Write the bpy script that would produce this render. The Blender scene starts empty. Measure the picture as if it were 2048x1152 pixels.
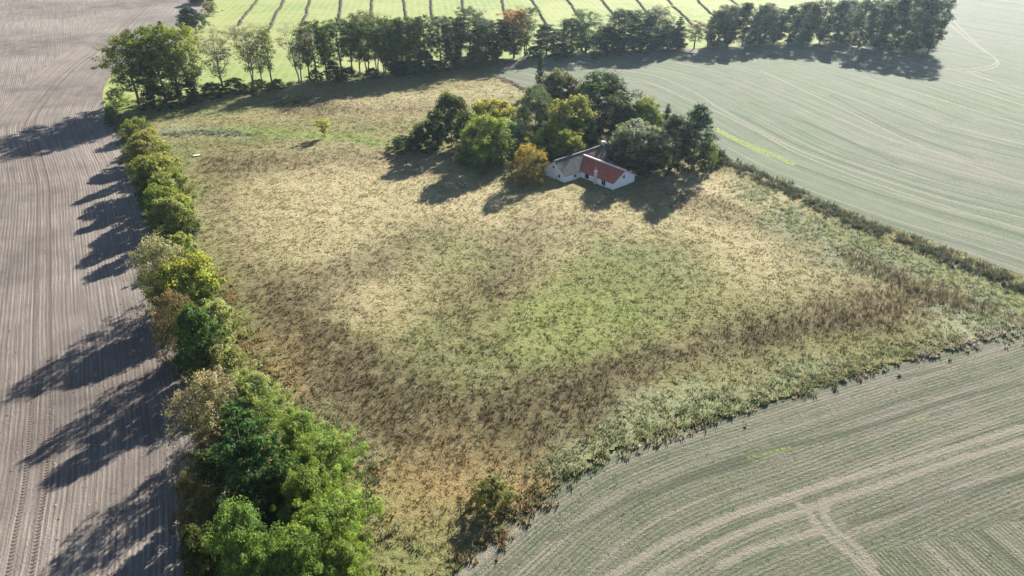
import bpy, math, random
import numpy as np
from mathutils import Vector
from mathutils.geometry import delaunay_2d_cdt

# ------------------------------------------------------------------ camera, sky, sun
scene = bpy.context.scene
COL = scene.collection
FPX, PITCH, HCAM = 1400.0, math.radians(31.0), 66.0
cam_d = bpy.data.cameras.new('camera')
cam_d.sensor_width = 36.0
cam_d.lens = 36.0 * FPX / 2048.0
cam_d.clip_start, cam_d.clip_end = 0.5, 9000.0
cam = bpy.data.objects.new('camera', cam_d)
cam.location = (0, 0, HCAM)
cam.rotation_euler = (math.pi / 2 - PITCH, 0, 0)
COL.objects.link(cam)
scene.camera = cam

SUN_AZ, SUN_EL = math.radians(28.0), math.radians(26.0)      # azimuth from +Y towards +X
world = bpy.data.worlds.new('World')
scene.world = world
world.use_nodes = True
wn = world.node_tree
bg = wn.nodes['Background']
sky = wn.nodes.new('ShaderNodeTexSky')
sky.sky_type = 'NISHITA'
sky.sun_disc = False
sky.sun_elevation = SUN_EL
sky.sun_rotation = SUN_AZ
sky.air_density, sky.dust_density, sky.ozone_density = 0.8, 0.4, 1.0
wn.links.new(sky.outputs[0], bg.inputs[0])
bg.inputs[1].default_value = 0.05
sun_d = bpy.data.lights.new('sun', 'SUN')
sun_d.energy, sun_d.angle, sun_d.color = 5.0, math.radians(0.55), (1.0, 0.945, 0.85)
sun = bpy.data.objects.new('sun', sun_d)
sun.rotation_euler = Vector((math.sin(SUN_AZ) * math.cos(SUN_EL), math.cos(SUN_AZ) * math.cos(SUN_EL), math.sin(SUN_EL))).to_track_quat('Z', 'Y').to_euler()
COL.objects.link(sun)
scene.view_settings.view_transform = 'Standard'
scene.view_settings.look = 'None'
scene.view_settings.gamma = 1.0
scene.view_settings.exposure = 1.78
scene.render.engine = 'CYCLES'
scene.cycles.max_bounces = 7
scene.cycles.diffuse_bounces = 3
scene.cycles.transmission_bounces = 4
scene.cycles.volume_bounces = 1
scene.cycles.transparent_max_bounces = 8
scene.cycles.use_denoising = True
scene.cycles.use_adaptive_sampling = False

# ------------------------------------------------------------------ helpers
CP, SP = math.cos(PITCH), math.sin(PITCH)


def g(x, y, z=0.0):
    """survey point on the ground (or at height z) for a mark in the 2048 wide photograph"""
    dx, dy = (x - 1024) / FPX, -(y - 576) / FPX
    d = (dx, CP + dy * SP, -SP + dy * CP)
    t = (z - HCAM) / d[2]
    return (d[0] * t, d[1] * t)


def pr(X, Y, Z):
    zc = Y * CP - (Z - HCAM) * SP
    yc = Y * SP + (Z - HCAM) * CP
    return 1024 + FPX * X / zc, 576 - FPX * yc / zc, zc


def height_to(B, ytop):
    lo, hi = 0.0, 60.0
    for _ in range(40):
        m = (lo + hi) / 2
        if pr(B[0], B[1], m)[1] > ytop:
            lo = m
        else:
            hi = m
    return lo


def gl(pts):
    return np.array([g(*p) for p in pts])


def _hash(ix, iy, s):
    h = (ix.astype(np.int64) * 374761393 + iy.astype(np.int64) * 668265263 + s * 1442695041) & 0xFFFFFFFF
    h = ((h ^ (h >> 13)) * 1274126177) & 0xFFFFFFFF
    return ((h ^ (h >> 16)) & 0xFFFF) / 65535.0


def vnoise(x, y, s=0):
    ix, iy = np.floor(x), np.floor(y)
    fx, fy = x - ix, y - iy
    fx, fy = fx * fx * (3 - 2 * fx), fy * fy * (3 - 2 * fy)
    ix, iy = ix.astype(np.int64), iy.astype(np.int64)
    a, b = _hash(ix, iy, s), _hash(ix + 1, iy, s)
    c, d = _hash(ix, iy + 1, s), _hash(ix + 1, iy + 1, s)
    return a + (b - a) * fx + (c - a) * fy + (a - b - c + d) * fx * fy


def fbm(x, y, s=0, o=4):
    t, a, n = 0.0, 0.5, 0.0
    for k in range(o):
        t = t + a * vnoise(x * 2 ** k + 17.3 * k, y * 2 ** k - 9.1 * k, s + k)
        n += a
        a *= 0.5
    return t / n


def pline(P, poly):
    """distance, signed distance (left positive), arc length to a polyline"""
    best = np.full(len(P), 1e18)
    sg = np.zeros(len(P))
    al = np.zeros(len(P))
    acc = 0.0
    for a, b in zip(poly[:-1], poly[1:]):
        d = b - a
        L = float(np.hypot(*d))
        if L < 1e-6:
            continue
        t = np.clip(((P - a) @ d) / (L * L), 0, 1)
        q = P - (a + t[:, None] * d)
        dd = np.hypot(q[:, 0], q[:, 1])
        m = dd < best
        best = np.where(m, dd, best)
        cr = d[0] * (P[:, 1] - a[1]) - d[1] * (P[:, 0] - a[0])
        sg = np.where(m, np.sign(cr) * dd, sg)
        al = np.where(m, acc + t * L, al)
        acc += L
    return best, sg, al


def smooth_line(P, n=6):
    """Catmull-Rom resample"""
    P = np.asarray(P, float)
    Q = np.vstack([2 * P[0] - P[1], P, 2 * P[-1] - P[-2]])
    out = []
    for i in range(1, len(Q) - 2):
        for k in range(n):
            t = k / n
            out.append(0.5 * ((2 * Q[i]) + (-Q[i - 1] + Q[i + 1]) * t + (2 * Q[i - 1] - 5 * Q[i] + 4 * Q[i + 1] - Q[i + 2]) * t * t + (-Q[i - 1] + 3 * Q[i] - 3 * Q[i + 1] + Q[i + 2]) * t ** 3))
    out.append(P[-1])
    return np.array(out)


def inside(P, poly):
    x, y = P[:, 0], P[:, 1]
    r = np.zeros(len(P), bool)
    n = len(poly)
    for i in range(n):
        (x0, y0), (x1, y1) = poly[i], poly[(i + 1) % n]
        if y0 == y1:
            continue
        c = ((y0 > y) != (y1 > y)) & (x < (x1 - x0) * (y - y0) / (y1 - y0) + x0)
        r ^= c
    return r


def mesh_arr(name, V, F, attrs=None, smooth=False):
    """V (n,3); F (m,k) int array"""
    V = np.ascontiguousarray(V, np.float32)
    F = np.ascontiguousarray(F, np.int32)
    me = bpy.data.meshes.new(name)
    m, k = F.shape
    me.vertices.add(len(V))
    me.vertices.foreach_set('co', V.ravel())
    me.loops.add(m * k)
    me.loops.foreach_set('vertex_index', F.ravel())
    me.polygons.add(m)
    me.polygons.foreach_set('loop_start', np.arange(0, m * k, k, dtype=np.int32))
    me.polygons.foreach_set('loop_total', np.full(m, k, np.int32))
    if smooth:
        me.polygons.foreach_set('use_smooth', np.ones(m, bool))
    for an, av in (attrs or {}).items():
        av = np.ascontiguousarray(av, np.float32)
        if av.ndim == 2:
            if av.shape[1] == 3:
                av = np.hstack([av, np.ones((len(av), 1), np.float32)])
            a = me.attributes.new(an, 'FLOAT_COLOR', 'POINT')
            a.data.foreach_set('color', np.ascontiguousarray(av, np.float32).ravel())
        else:
            a = me.attributes.new(an, 'FLOAT', 'POINT')
            a.data.foreach_set('value', av)
    me.update()
    me.validate()
    return me


def obj(name, me, mat=None, parent=None):
    o = bpy.data.objects.new(name, me)
    COL.objects.link(o)
    if mat is not None and me is not None and len(me.materials) == 0:
        me.materials.append(mat)
    if parent is not None:
        o.parent = parent
    return o


def tag(o, label, cat, group=None):
    o['label'], o['category'] = label, cat
    if group:
        o['group'] = group
    return o


def kind(o, k, label=None):
    o['kind'] = k
    if label:
        o['label'] = label
    return o


class NT:
    """tiny node-tree helper"""

    def __init__(s, name):
        s.m = bpy.data.materials.new(name)
        s.m.use_nodes = True
        s.t = s.m.node_tree
        s.t.nodes.clear()
        s.out = s.n('ShaderNodeOutputMaterial')

    def n(s, ty, **kw):
        n = s.t.nodes.new(ty)
        for k, v in kw.items():
            setattr(n, k, v)
        return n

    def l(s, a, b):
        s.t.links.new(a, b)

    def put(s, inp, v):
        if isinstance(v, bpy.types.NodeSocket):
            s.l(v, inp)
        elif isinstance(v, (tuple, list)) and len(v) == 3 and inp.type == 'RGBA':
            inp.default_value = (*v, 1)
        else:
            inp.default_value = v

    def math(s, op, a, b=0.0, c=0.0, clamp=False):
        n = s.n('ShaderNodeMath', operation=op)
        n.use_clamp = clamp
        s.put(n.inputs[0], a)
        s.put(n.inputs[1], b)
        s.put(n.inputs[2], c)
        return n.outputs[0]

    def attr(s, name, ty='GEOMETRY', fac=True):
        n = s.n('ShaderNodeAttribute', attribute_name=name, attribute_type=ty)
        return n.outputs['Fac'] if fac else n.outputs['Color']

    def pos(s):
        return s.n('ShaderNodeNewGeometry').outputs['Position']

    def noise(s, scale, detail=4, rough=0.6, vec=None, dist=0.0):
        n = s.n('ShaderNodeTexNoise')
        n.inputs['Scale'].default_value = scale
        n.inputs['Detail'].default_value = detail
        n.inputs['Roughness'].default_value = rough
        n.inputs['Distortion'].default_value = dist
        s.l(vec if vec is not None else s.pos(), n.inputs['Vector'])
        return n.outputs[0]

    def mix(s, f, a, b, blend='MIX'):
        n = s.n('ShaderNodeMix', data_type='RGBA', blend_type=blend)
        s.put(n.inputs[0], f)
        s.put(n.inputs[6], a)
        s.put(n.inputs[7], b)
        return n.outputs[2]

    def ramp(s, v, lo, hi, a=0.0, b=1.0):
        n = s.n('ShaderNodeMapRange')
        n.interpolation_type = 'SMOOTHSTEP'
        s.put(n.inputs[0], v)
        for i, q in enumerate((lo, hi, a, b)):
            n.inputs[i + 1].default_value = q
        return n.outputs[0]

    def bump(s, h, strength=1.0, dist=0.1):
        n = s.n('ShaderNodeBump')
        n.inputs['Strength'].default_value = strength
        n.inputs['Distance'].default_value = dist
        s.l(h, n.inputs['Height'])
        return n.outputs[0]

    def bsdf(s, col, rough=0.9, normal=None, spec=0.2, metal=0.0):
        n = s.n('ShaderNodeBsdfPrincipled')
        s.put(n.inputs['Base Color'], col)
        s.put(n.inputs['Roughness'], rough)
        n.inputs['Specular IOR Level'].default_value = spec
        n.inputs['Metallic'].default_value = metal
        if normal is not None:
            s.l(normal, n.inputs['Normal'])
        return n.outputs[0]

    def done(s, sh):
        s.l(sh, s.out.inputs['Surface'])
        return s.m


def band(nt, d, w, soft):
    """1 inside |d| < w fading over soft"""
    return nt.ramp(d, w, w + soft, 1.0, 0.0)


def sheet(name, poly, step, z, attr_fn, mat, bbox=None, lines=()):
    """triangulated field sheet with clean boundary"""
    poly = np.asarray(poly, float)
    lo, hi = poly.min(0), poly.max(0)
    xs, ys = np.arange(lo[0], hi[0], step), np.arange(lo[1], hi[1], step)
    X, Y = np.meshgrid(xs, ys)
    X = X + (np.arange(len(ys)) % 2)[:, None] * step * 0.5
    P = np.stack([X.ravel(), Y.ravel()], 1)
    if bbox is not None:                      # fine only where the picture looks
        fine = (P[:, 0] > bbox[0]) & (P[:, 0] < bbox[1]) & (P[:, 1] > bbox[2]) & (P[:, 1] < bbox[3])
        coarse = (np.round((P[:, 0] - lo[0]) / step).astype(int) % 12 == 0) & (np.round((P[:, 1] - lo[1]) / step).astype(int) % 12 == 0)
        P = P[fine | coarse]
    ex = []
    for q in lines:                           # vertices along and beside every wheel track
        w = smooth_line(gl(q), 4) if len(q) > 2 else gl(q)
        for a, b in zip(w[:-1], w[1:]):
            L = np.hypot(*(b - a))
            t = np.arange(0, 1, .9 / max(L, .9))[:, None]
            nrm = np.array([-(b - a)[1], (b - a)[0]]) / max(L, 1e-6)
            for o in (-1.3, -.65, 0, .65, 1.3):
                ex.append(a + (b - a) * t + nrm * o)
    if ex:
        ex = np.vstack(ex)
        if bbox is not None:
            ex = ex[(ex[:, 0] > bbox[0]) & (ex[:, 0] < bbox[1]) & (ex[:, 1] > bbox[2]) & (ex[:, 1] < bbox[3])]
        P = np.vstack([P, ex])
    P = P[inside(P, poly)]
    d, _, _ = pline(P, np.vstack([poly, poly[:1]]))
    P = P[d > step * 0.35]
    B = []
    for a, b in zip(poly, np.roll(poly, -1, 0)):
        n = max(1, int(np.hypot(*(b - a)) / (step * 1.5)))
        n = min(n, 400)
        for k in range(n):
            B.append(a + (b - a) * k / n)
    B = np.array(B)
    allp = [Vector(p) for p in np.vstack([B, P])]
    r = delaunay_2d_cdt(allp, [], [list(range(len(B)))], 1, 1e-5)
    V = np.array([(v.x, v.y, z) for v in r[0]])
    F = np.array([f for f in r[2] if len(f) == 3])
    # face up
    a, b, c = V[F[:, 0]], V[F[:, 1]], V[F[:, 2]]
    up = (b[:, 0] - a[:, 0]) * (c[:, 1] - a[:, 1]) - (b[:, 1] - a[:, 1]) * (c[:, 0] - a[:, 0])
    F[up < 0] = F[up < 0][:, ::-1]
    me = mesh_arr(name, V, F, attr_fn(V[:, :2]) if attr_fn else None, True)
    return kind(obj(name, me, mat), 'structure')


# ------------------------------------------------------------------ boundaries (survey marks)
EDGE_LEFT = [(455, -60), (425, 0), (402, 40), (366, 75), (290, 110), (228, 148), (207, 180), (209, 215), (228, 250), (258, 310),
             (285, 400), (308, 480), (335, 570), (362, 680), (385, 790), (400, 900), (405, 1010), (400, 1152), (392, 1400)]
EDGE_BR = [(760, 1400), (820, 1270), (880, 1180), (930, 1120), (1000, 1060), (1060, 1012), (1150, 950), (1240, 905), (1340, 868), (1500, 820), (1700, 757), (1900, 700), (2048, 655), (2220, 612)]
EDGE_R = [(985, 146), (1065, 183), (1180, 200), (1300, 235), (1430, 306), (1560, 363), (1700, 423), (1900, 496), (2048, 553), (2220, 612)]
TREELINE = [(215, 205), (290, 203), (430, 187), (560, 170), (700, 153), (860, 139), (985, 122), (1100, 109), (1380, 97), (1680, 86), (1862, 104)]
wL, wBR, wR, wT = (smooth_line(gl(q), 4) for q in (EDGE_LEFT, EDGE_BR, EDGE_R, TREELINE))

TRAM = gl([(345, -40), (302, 4), (267, 36), (223, 78), (155, 128), (121, 159), (95, 190), (72, 221), (58, 250), (61, 275), (70, 305), (84, 362), (87, 430), (86, 519), (84, 631), (84, 744), (79, 858), (69, 972), (53, 1064), (38, 1151), (0, 1330)])
wTRAM = smooth_line(TRAM, 5)
INNER = gl([(255, 4), (234, 21), (120, 110), (0, 208), (-60, 275)])

# ------------------------------------------------------------------ ground materials


def zoned(t):
    """row coordinates of the headland or, past its border, of the inner field"""
    z = t.math('GREATER_THAN', t.attr('zone'), 0.0)
    pick = lambda a, b: t.math('ADD', t.attr(a), t.math('MULTIPLY', z, t.math('SUBTRACT', t.attr(b), t.attr(a))))
    return pick('u', 'u2'), pick('v', 'v2'), z


def mat_soil():
    t = NT('ploughed_soil')
    u, v, inner = zoned(t)
    wob = t.math('MULTIPLY', t.math('SUBTRACT', t.noise(0.08, 2), 0.5), 0.5)
    uu = t.math('ADD', u, wob)
    big = t.noise(0.018, 4, 0.55)
    mid = t.noise(0.12, 4)
    # stretched along the rows
    cmb = t.n('ShaderNodeCombineXYZ')
    t.l(t.math('MULTIPLY', uu, 3.6), cmb.inputs[0])
    t.l(t.math('MULTIPLY', v, 0.05), cmb.inputs[1])
    streak = t.noise(1.0, 5, 0.65, cmb.outputs[0])
    rows = t.math('SINE', t.math('MULTIPLY', uu, 2 * math.pi / 0.62))
    rows2 = t.math('SINE', t.math('MULTIPLY', uu, 2 * math.pi / 3.1))
    grain = t.noise(2.6, 4, 0.75)
    c = t.mix(t.ramp(big, .35, .65), (.100, .088, .079), (.245, .214, .187))
    c = t.mix(t.math('MULTIPLY', t.ramp(mid, .3, .7), .45), c, (.34, .29, .248))
    c = t.mix(t.math('MULTIPLY', t.ramp(streak, .36, .60, 1, 0), .66), c, (.085, .069, .060))
    c = t.mix(t.math('MULTIPLY', t.ramp(rows, .4, .95), t.ramp(mid, .35, .65, .15, .5)), c, (.075, .062, .054))
    c = t.mix(t.math('MULTIPLY', t.ramp(rows2, .5, 1), .25), c, (.105, .084, .072))
    c = t.mix(t.math('MULTIPLY', t.ramp(grain, .62, .75), .4), c, (.36, .31, .265))
    # tramline: two wheel tracks with lug prints
    tr = t.math('ABSOLUTE', t.math('SUBTRACT', t.math('ABSOLUTE', u), 1.15))
    trm = t.math('MULTIPLY', band(t, tr, .2, .2), t.math('SUBTRACT', 1.0, inner))
    lug = t.ramp(t.math('SINE', t.math('ADD', t.math('MULTIPLY', v, 2 * math.pi / .55), t.math('MULTIPLY', tr, 6.0))), -.2, .4)
    c = t.mix(t.math('MULTIPLY', trm, .8), c, t.mix(lug, (.055, .044, .038), (.17, .137, .118)))
    h = t.math('ADD', t.math('MULTIPLY', rows, .016), t.math('MULTIPLY', streak, .075))
    h = t.math('ADD', h, t.math('MULTIPLY', grain, .13))
    h = t.math('SUBTRACT', h, t.math('MULTIPLY', trm, t.math('ADD', .05, t.math('MULTIPLY', lug, -.04))))
    return t.done(t.bsdf(c, .95, t.bump(h, .8, 1.0), .12))


def mat_crop(name, green, soil, row_w, dark=(.075, .085, .06), cover=.5):
    t = NT(name)
    u, v, _z = zoned(t)
    pale, darkd, yel = t.attr('pale'), t.attr('dark'), t.attr('yellow')
    wob = t.math('MULTIPLY', t.math('SUBTRACT', t.noise(0.12, 2), 0.5), 0.4)
    uu = t.math('ADD', u, wob)
    rows = t.math('SINE', t.math('MULTIPLY', uu, 2 * math.pi / row_w))
    cmb = t.n('ShaderNodeCombineXYZ')
    t.l(t.math('MULTIPLY', uu, 2.0), cmb.inputs[0])
    t.l(t.math('MULTIPLY', v, 0.03), cmb.inputs[1])
    streak = t.noise(1.0, 5, 0.7, cmb.outputs[0])
    big = t.noise(0.02, 4)
    mid = t.noise(0.14, 4)
    grain = t.math('ADD', t.math('MULTIPLY', t.noise(1.5, 5, 0.8), .6), t.math('MULTIPLY', t.noise(5.0, 3, 0.7), .4))
    plant = t.math('ADD', t.math('MULTIPLY', rows, t.math('ADD', .14, t.math('MULTIPLY', _z, .22))), t.math('MULTIPLY', t.math('SUBTRACT', grain, .5), 3.4))
    plant = t.math('ADD', plant, t.math('MULTIPLY', t.math('SUBTRACT', streak, .5), 1.6))
    plant = t.math('ADD', plant, t.math('MULTIPLY', t.math('SUBTRACT', t.math('ADD', big, mid), 1.0), 1.0))
    m = t.ramp(plant, -.45 + (.5 - cover), .45 + (.5 - cover))
    s2 = t.mix(t.ramp(mid, .35, .7), soil, tuple(q * 1.25 for q in soil))
    g2 = t.mix(t.ramp(big, .35, .65), green, tuple(q * k for q, k in zip(green, (1.3, 1.2, 1.15))))
    c = t.mix(m, s2, g2)
    cm2 = t.n('ShaderNodeCombineXYZ')
    t.l(t.math('MULTIPLY', uu, .42), cm2.inputs[0])
    t.l(t.math('MULTIPLY', v, 0.007), cm2.inputs[1])
    wide = t.noise(1.0, 5, 0.75, cm2.outputs[0])
    c = t.mix(t.math('MULTIPLY', t.ramp(wide, .50, .66), .75), c, tuple(q * 1.3 for q in soil))
    c = t.mix(t.math('MULTIPLY', t.ramp(wide, .34, .48, 1, 0), .65), c, tuple(q * .72 for q in green))
    c = t.mix(t.math('MULTIPLY', t.ramp(streak, .33, .45, 1, 0), .62), c, dark)
    wig = t.math('MULTIPLY', t.math('SUBTRACT', t.noise(.9, 5, .7), .5), 1.5)
    c = t.mix(t.math('MULTIPLY', t.ramp(rows, .45, .95), t.ramp(mid, .4, .65, .12, .5)), c, dark)
    c = t.mix(t.math('MULTIPLY', t.ramp(t.math('ADD', pale, wig), -.05, .45, 1, 0), t.ramp(grain, .3, .6, .45, .9)), c, t.mix(grain, tuple(q * 1.0 for q in soil), tuple(q * 1.55 for q in soil)))
    c = t.mix(t.math('MULTIPLY', t.ramp(t.math('ADD', darkd, t.math('MULTIPLY', wig, .3)), .0, .5, 1, 0), .45), c, dark)
    ym = t.math('MULTIPLY', t.ramp(yel, .1, .8, 1, 0), t.ramp(t.noise(1.4, 3), .38, .55))
    c = t.mix(t.math('MULTIPLY', ym, .85), c, (.24, .30, .05))
    h = t.math('ADD', t.math('MULTIPLY', rows, .012), t.math('MULTIPLY', grain, .55))
    h = t.math('ADD', h, t.math('MULTIPLY', streak, .06))
    return t.done(t.bsdf(c, .92, t.bump(h, .8, 1.0), .13))


def mat_hay():
    t = NT('mown_grass')
    u = t.attr('u')
    big, mid, fine = t.noise(.02, 4), t.noise(.15, 4), t.noise(1.6, 4, .75)
    sw = t.math('SINE', t.math('MULTIPLY', u, 2 * math.pi / 3.6))
    c = t.mix(t.ramp(big, .35, .65), (.165, .225, .060), (.245, .270, .095))
    c = t.mix(t.math('MULTIPLY', t.ramp(mid, .4, .7), .5), c, (.31, .30, .15))
    c = t.mix(t.math('MULTIPLY', t.ramp(sw, -.2, .8), .3), c, (.31, .31, .14))
    c = t.mix(t.math('MULTIPLY', t.ramp(fine, .5, .7), .35), c, (.17, .21, .06))
    return t.done(t.bsdf(c, .95, t.bump(fine, .6, .2), .1))


def mat_meadow():
    t = NT('meadow_sward')
    c = t.attr('col', fac=False)
    n1, n2 = t.noise(1.7, 5, .75), t.noise(.5, 4)
    c = t.mix(t.ramp(n1, .35, .7), t.mix(.35, c, (.07, .065, .035)), c)
    c = t.mix(t.math('MULTIPLY', t.ramp(n2, .45, .7), .22), c, (.36, .31, .18))
    return t.done(t.bsdf(c, .95, t.bump(n1, .9, .4), .1))


def mat_base():
    t = NT('far_ground')
    a, b = t.noise(.006, 5), t.noise(.5, 4)
    c = t.mix(t.ramp(a, .4, .6), (.17, .19, .08), (.26, .22, .15))
    c = t.mix(t.math('MULTIPLY', b, .4), c, (.10, .11, .05))
    return t.done(t.bsdf(c, .95, t.bump(b, .5, .3), .1))


def mat_blades(name='grass_blades', tr=.38):
    t = NT(name)
    c = t.attr('col', fac=False)
    d = t.n('ShaderNodeBsdfDiffuse')
    t.l(c, d.inputs[0])
    s = t.n('ShaderNodeBsdfTranslucent')
    t.l(c, s.inputs[0])
    # thin bent blades: shade by a normal leaning towards the sky
    nv = t.n('ShaderNodeVectorMath', operation='ADD')
    t.l(t.n('ShaderNodeNewGeometry').outputs['Normal'], nv.inputs[0])
    nv.inputs[1].default_value = (0, 0, 1.6)
    nn = t.n('ShaderNodeVectorMath', operation='NORMALIZE')
    t.l(nv.outputs[0], nn.inputs[0])
    if tr > 0:
        t.l(nn.outputs[0], d.inputs['Normal'])
    mx = t.n('ShaderNodeMixShader')
    mx.inputs[0].default_value = tr
    t.l(d.outputs[0], mx.inputs[1])
    t.l(s.outputs[0], mx.inputs[2])
    return t.done(mx.outputs[0])


# ------------------------------------------------------------------ ground sheets
me = mesh_arr('ground', [(-3000, -1500, -.05), (3000, -1500, -.05), (3000, 4500, -.05), (-3000, 4500, -.05)], [(0, 1, 2, 3)])
kind(obj('ground', me, mat_base()), 'structure')


def left_attrs(P):
    d, s, al = pline(P, wTRAM)
    inn = inside(P, np.vstack([INNER, [(-900, 60), (-900, 900), tuple(INNER[0] + (40, 300))]]))
    di, _, _ = pline(P, INNER)
    a = math.radians(-61)
    nx, ny = -math.sin(a), math.cos(a)
    us = P[:, 0] * nx + P[:, 1] * ny
    vs = P[:, 0] * math.cos(a) + P[:, 1] * math.sin(a)
    return {'u': s, 'v': al, 'u2': us, 'v2': vs, 'zone': np.where(inn, di, -di)}


polyL = np.vstack([wL, [(-120, 15), (-700, 15), (-700, 560), (-120, 560)]])
sheet('ploughed_field', polyL, 1.6, 0.0, left_attrs, mat_soil(), (-330, 0, 30, 480))

PALE_R = [[(1130, 128), (1300, 150), (1394, 188), (1441, 218), (1528, 265), (1595, 299), (1730, 348), (1890, 398), (2060, 440), (2300, 520)],
          [(1180, 150), (1300, 168), (1360, 192), (1437, 225), (1528, 270), (1591, 305), (1730, 360), (1890, 412), (2060, 462)],
          [(1520, 140), (1622, 188), (1696, 222), (1797, 272), (1900, 315), (2046, 367), (2250, 440)],
          [(1696, 144), (1850, 190), (2045, 249), (2200, 300)],
          [(1938, 144), (2048, 188), (2200, 250)],
          [(1884, 34), (1930, 75), (1965, 100), (1992, 118), (1985, 130), (1955, 136), (1925, 138), (1800, 140)],
          [(1895, 30), (1945, 80), (1975, 105), (1996, 122), (1990, 134), (1958, 141), (1930, 144)],
          [(985, 150), (1065, 187)],
          [(1425, 306), (1560, 366), (1700, 426), (1800, 462)]]
DARK_R = [[(1470, 280), (1563, 318), (1643, 349), (1799, 401), (2046, 471), (2250, 540)], [(1460, 222), (1528, 256), (1600, 292), (1730, 340)],
          [(1660, 190), (1720, 222), (1800, 262), (1950, 318)], [(1100, 165), (1250, 190), (1330, 215), (1437, 262)], [(1500, 205), (1650, 262), (1800, 330)]]
YEL_R = [[(1418, 250), (1470, 276), (1540, 307), (1585, 328)], [(1425, 256), (1475, 282), (1540, 311)]]


def mind(P, lines, sm=True):
    r = np.full(len(P), 1e6)
    for q in lines:
        w = gl(q)
        if sm and len(w) > 2:
            w = smooth_line(w, 4)
        r = np.minimum(r, pline(P, w)[0])
    return r


GUIDE_R = smooth_line(gl([(900, 60), (1130, 128), (1300, 160), (1441, 220), (1595, 300), (1730, 350), (1890, 400), (2060, 445), (2400, 545)]), 6)


def right_attrs(P):
    _, s, al = pline(P, GUIDE_R)
    return {'u': s, 'v': al, 'u2': s, 'v2': al, 'zone': s * 0 - 9, 'pale': mind(P, PALE_R) - .18, 'dark': mind(P, DARK_R) - .25, 'yellow': mind(P, YEL_R) - .45}


polyR = np.vstack([wR, [(700, 20), (900, 700), (300, 700)], gl([(1905, -60), (1893, 0), (1882, 60)]), wT[::-1][:20 if False else 13]])
sheet('sprouting_field', polyR, 1.25, 0.002, right_attrs, mat_crop('crop_far', (.090, .126, .073), (.180, .168, .134), .75, (.048, .062, .044), .62), (0, 330, 70, 480), PALE_R + DARK_R + YEL_R)

PALE_B = [[(1150, 1190), (1250, 1135), (1348, 1079), (1502, 1017), (1631, 976), (1775, 935), (1913, 894), (2047, 853), (2250, 795)],
          [(1200, 1210), (1348, 1130), (1451, 1079), (1554, 1038), (1615, 1018), (1667, 1000), (1775, 966), (1913, 920), (2047, 882), (2250, 820)],
          [(1600, 1010), (1622, 1030), (1640, 1058), (1677, 1089), (1728, 1130), (1770, 1165)],
          [(1650, 1000), (1650, 1030), (1672, 1060), (1710, 1090), (1750, 1130)],
          [(1440, 1130), (1520, 1095), (1630, 1065)],
          [(905, 1170), (1000, 1085), (1075, 1025)]]
DARK_B = [[(1703, 1045), (1800, 1020), (1900, 988), (2047, 951), (2250, 895)], [(1348, 962), (1500, 912), (1750, 850), (1900, 800), (2047, 765)], [(1100, 1080), (1300, 985), (1500, 925)], [(1750, 815), (1890, 735)][::-1] if False else [(1800, 755), (1890, 735)]]
YEL_B = [[(1495, 916), (1530, 907), (1580, 895)], [(1805, 844), (1840, 838), (1860, 832)]]
wBRg = smooth_line(gl([(700, 1500)] + EDGE_BR), 5)
STR = gl([(1700, 1120), (1739, 1108), (2047, 1038), (2300, 985)])


def br_attrs(P):
    _, s, al = pline(P, wBRg)
    poly = np.vstack([STR, [(300, 30), (120, -40), (32, -40)]])
    inn = inside(P, poly)
    a = math.radians(-69.4)
    us = P[:, 0] * -math.sin(a) + P[:, 1] * math.cos(a)
    vs = P[:, 0] * math.cos(a) + P[:, 1] * math.sin(a)
    dz = pline(P, np.vstack([poly, poly[:1]]))[0]
    return {'u': s, 'v': al, 'u2': us, 'v2': vs, 'zone': np.where(inn, dz, -dz), 'pale': mind(P, PALE_B) - .3, 'dark': mind(P, DARK_B) - .2, 'yellow': mind(P, YEL_B) + .3}


polyB = np.vstack([wBR, [(300, 78), (300, -60), (0, -60)]])
sheet('crop_field', polyB, 1.0, 0.004, br_attrs, mat_crop('crop_near', (.078, .098, .056), (.175, .155, .124), .55, (.036, .046, .028), .60), (-30, 130, 25, 110), PALE_B + DARK_B + YEL_B)


def hay_attrs(P):
    a = math.radians(-83)
    return {'u': P[:, 0] * -math.sin(a) + P[:, 1] * math.cos(a)}


polyH = np.vstack([wL[:29], wT, gl([(1885, 40), (1895, -60)]), [(190, 640), (-190, 640)]])
sheet('mown_field', polyH, 4.0, 0.006, hay_attrs, mat_hay())

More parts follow.
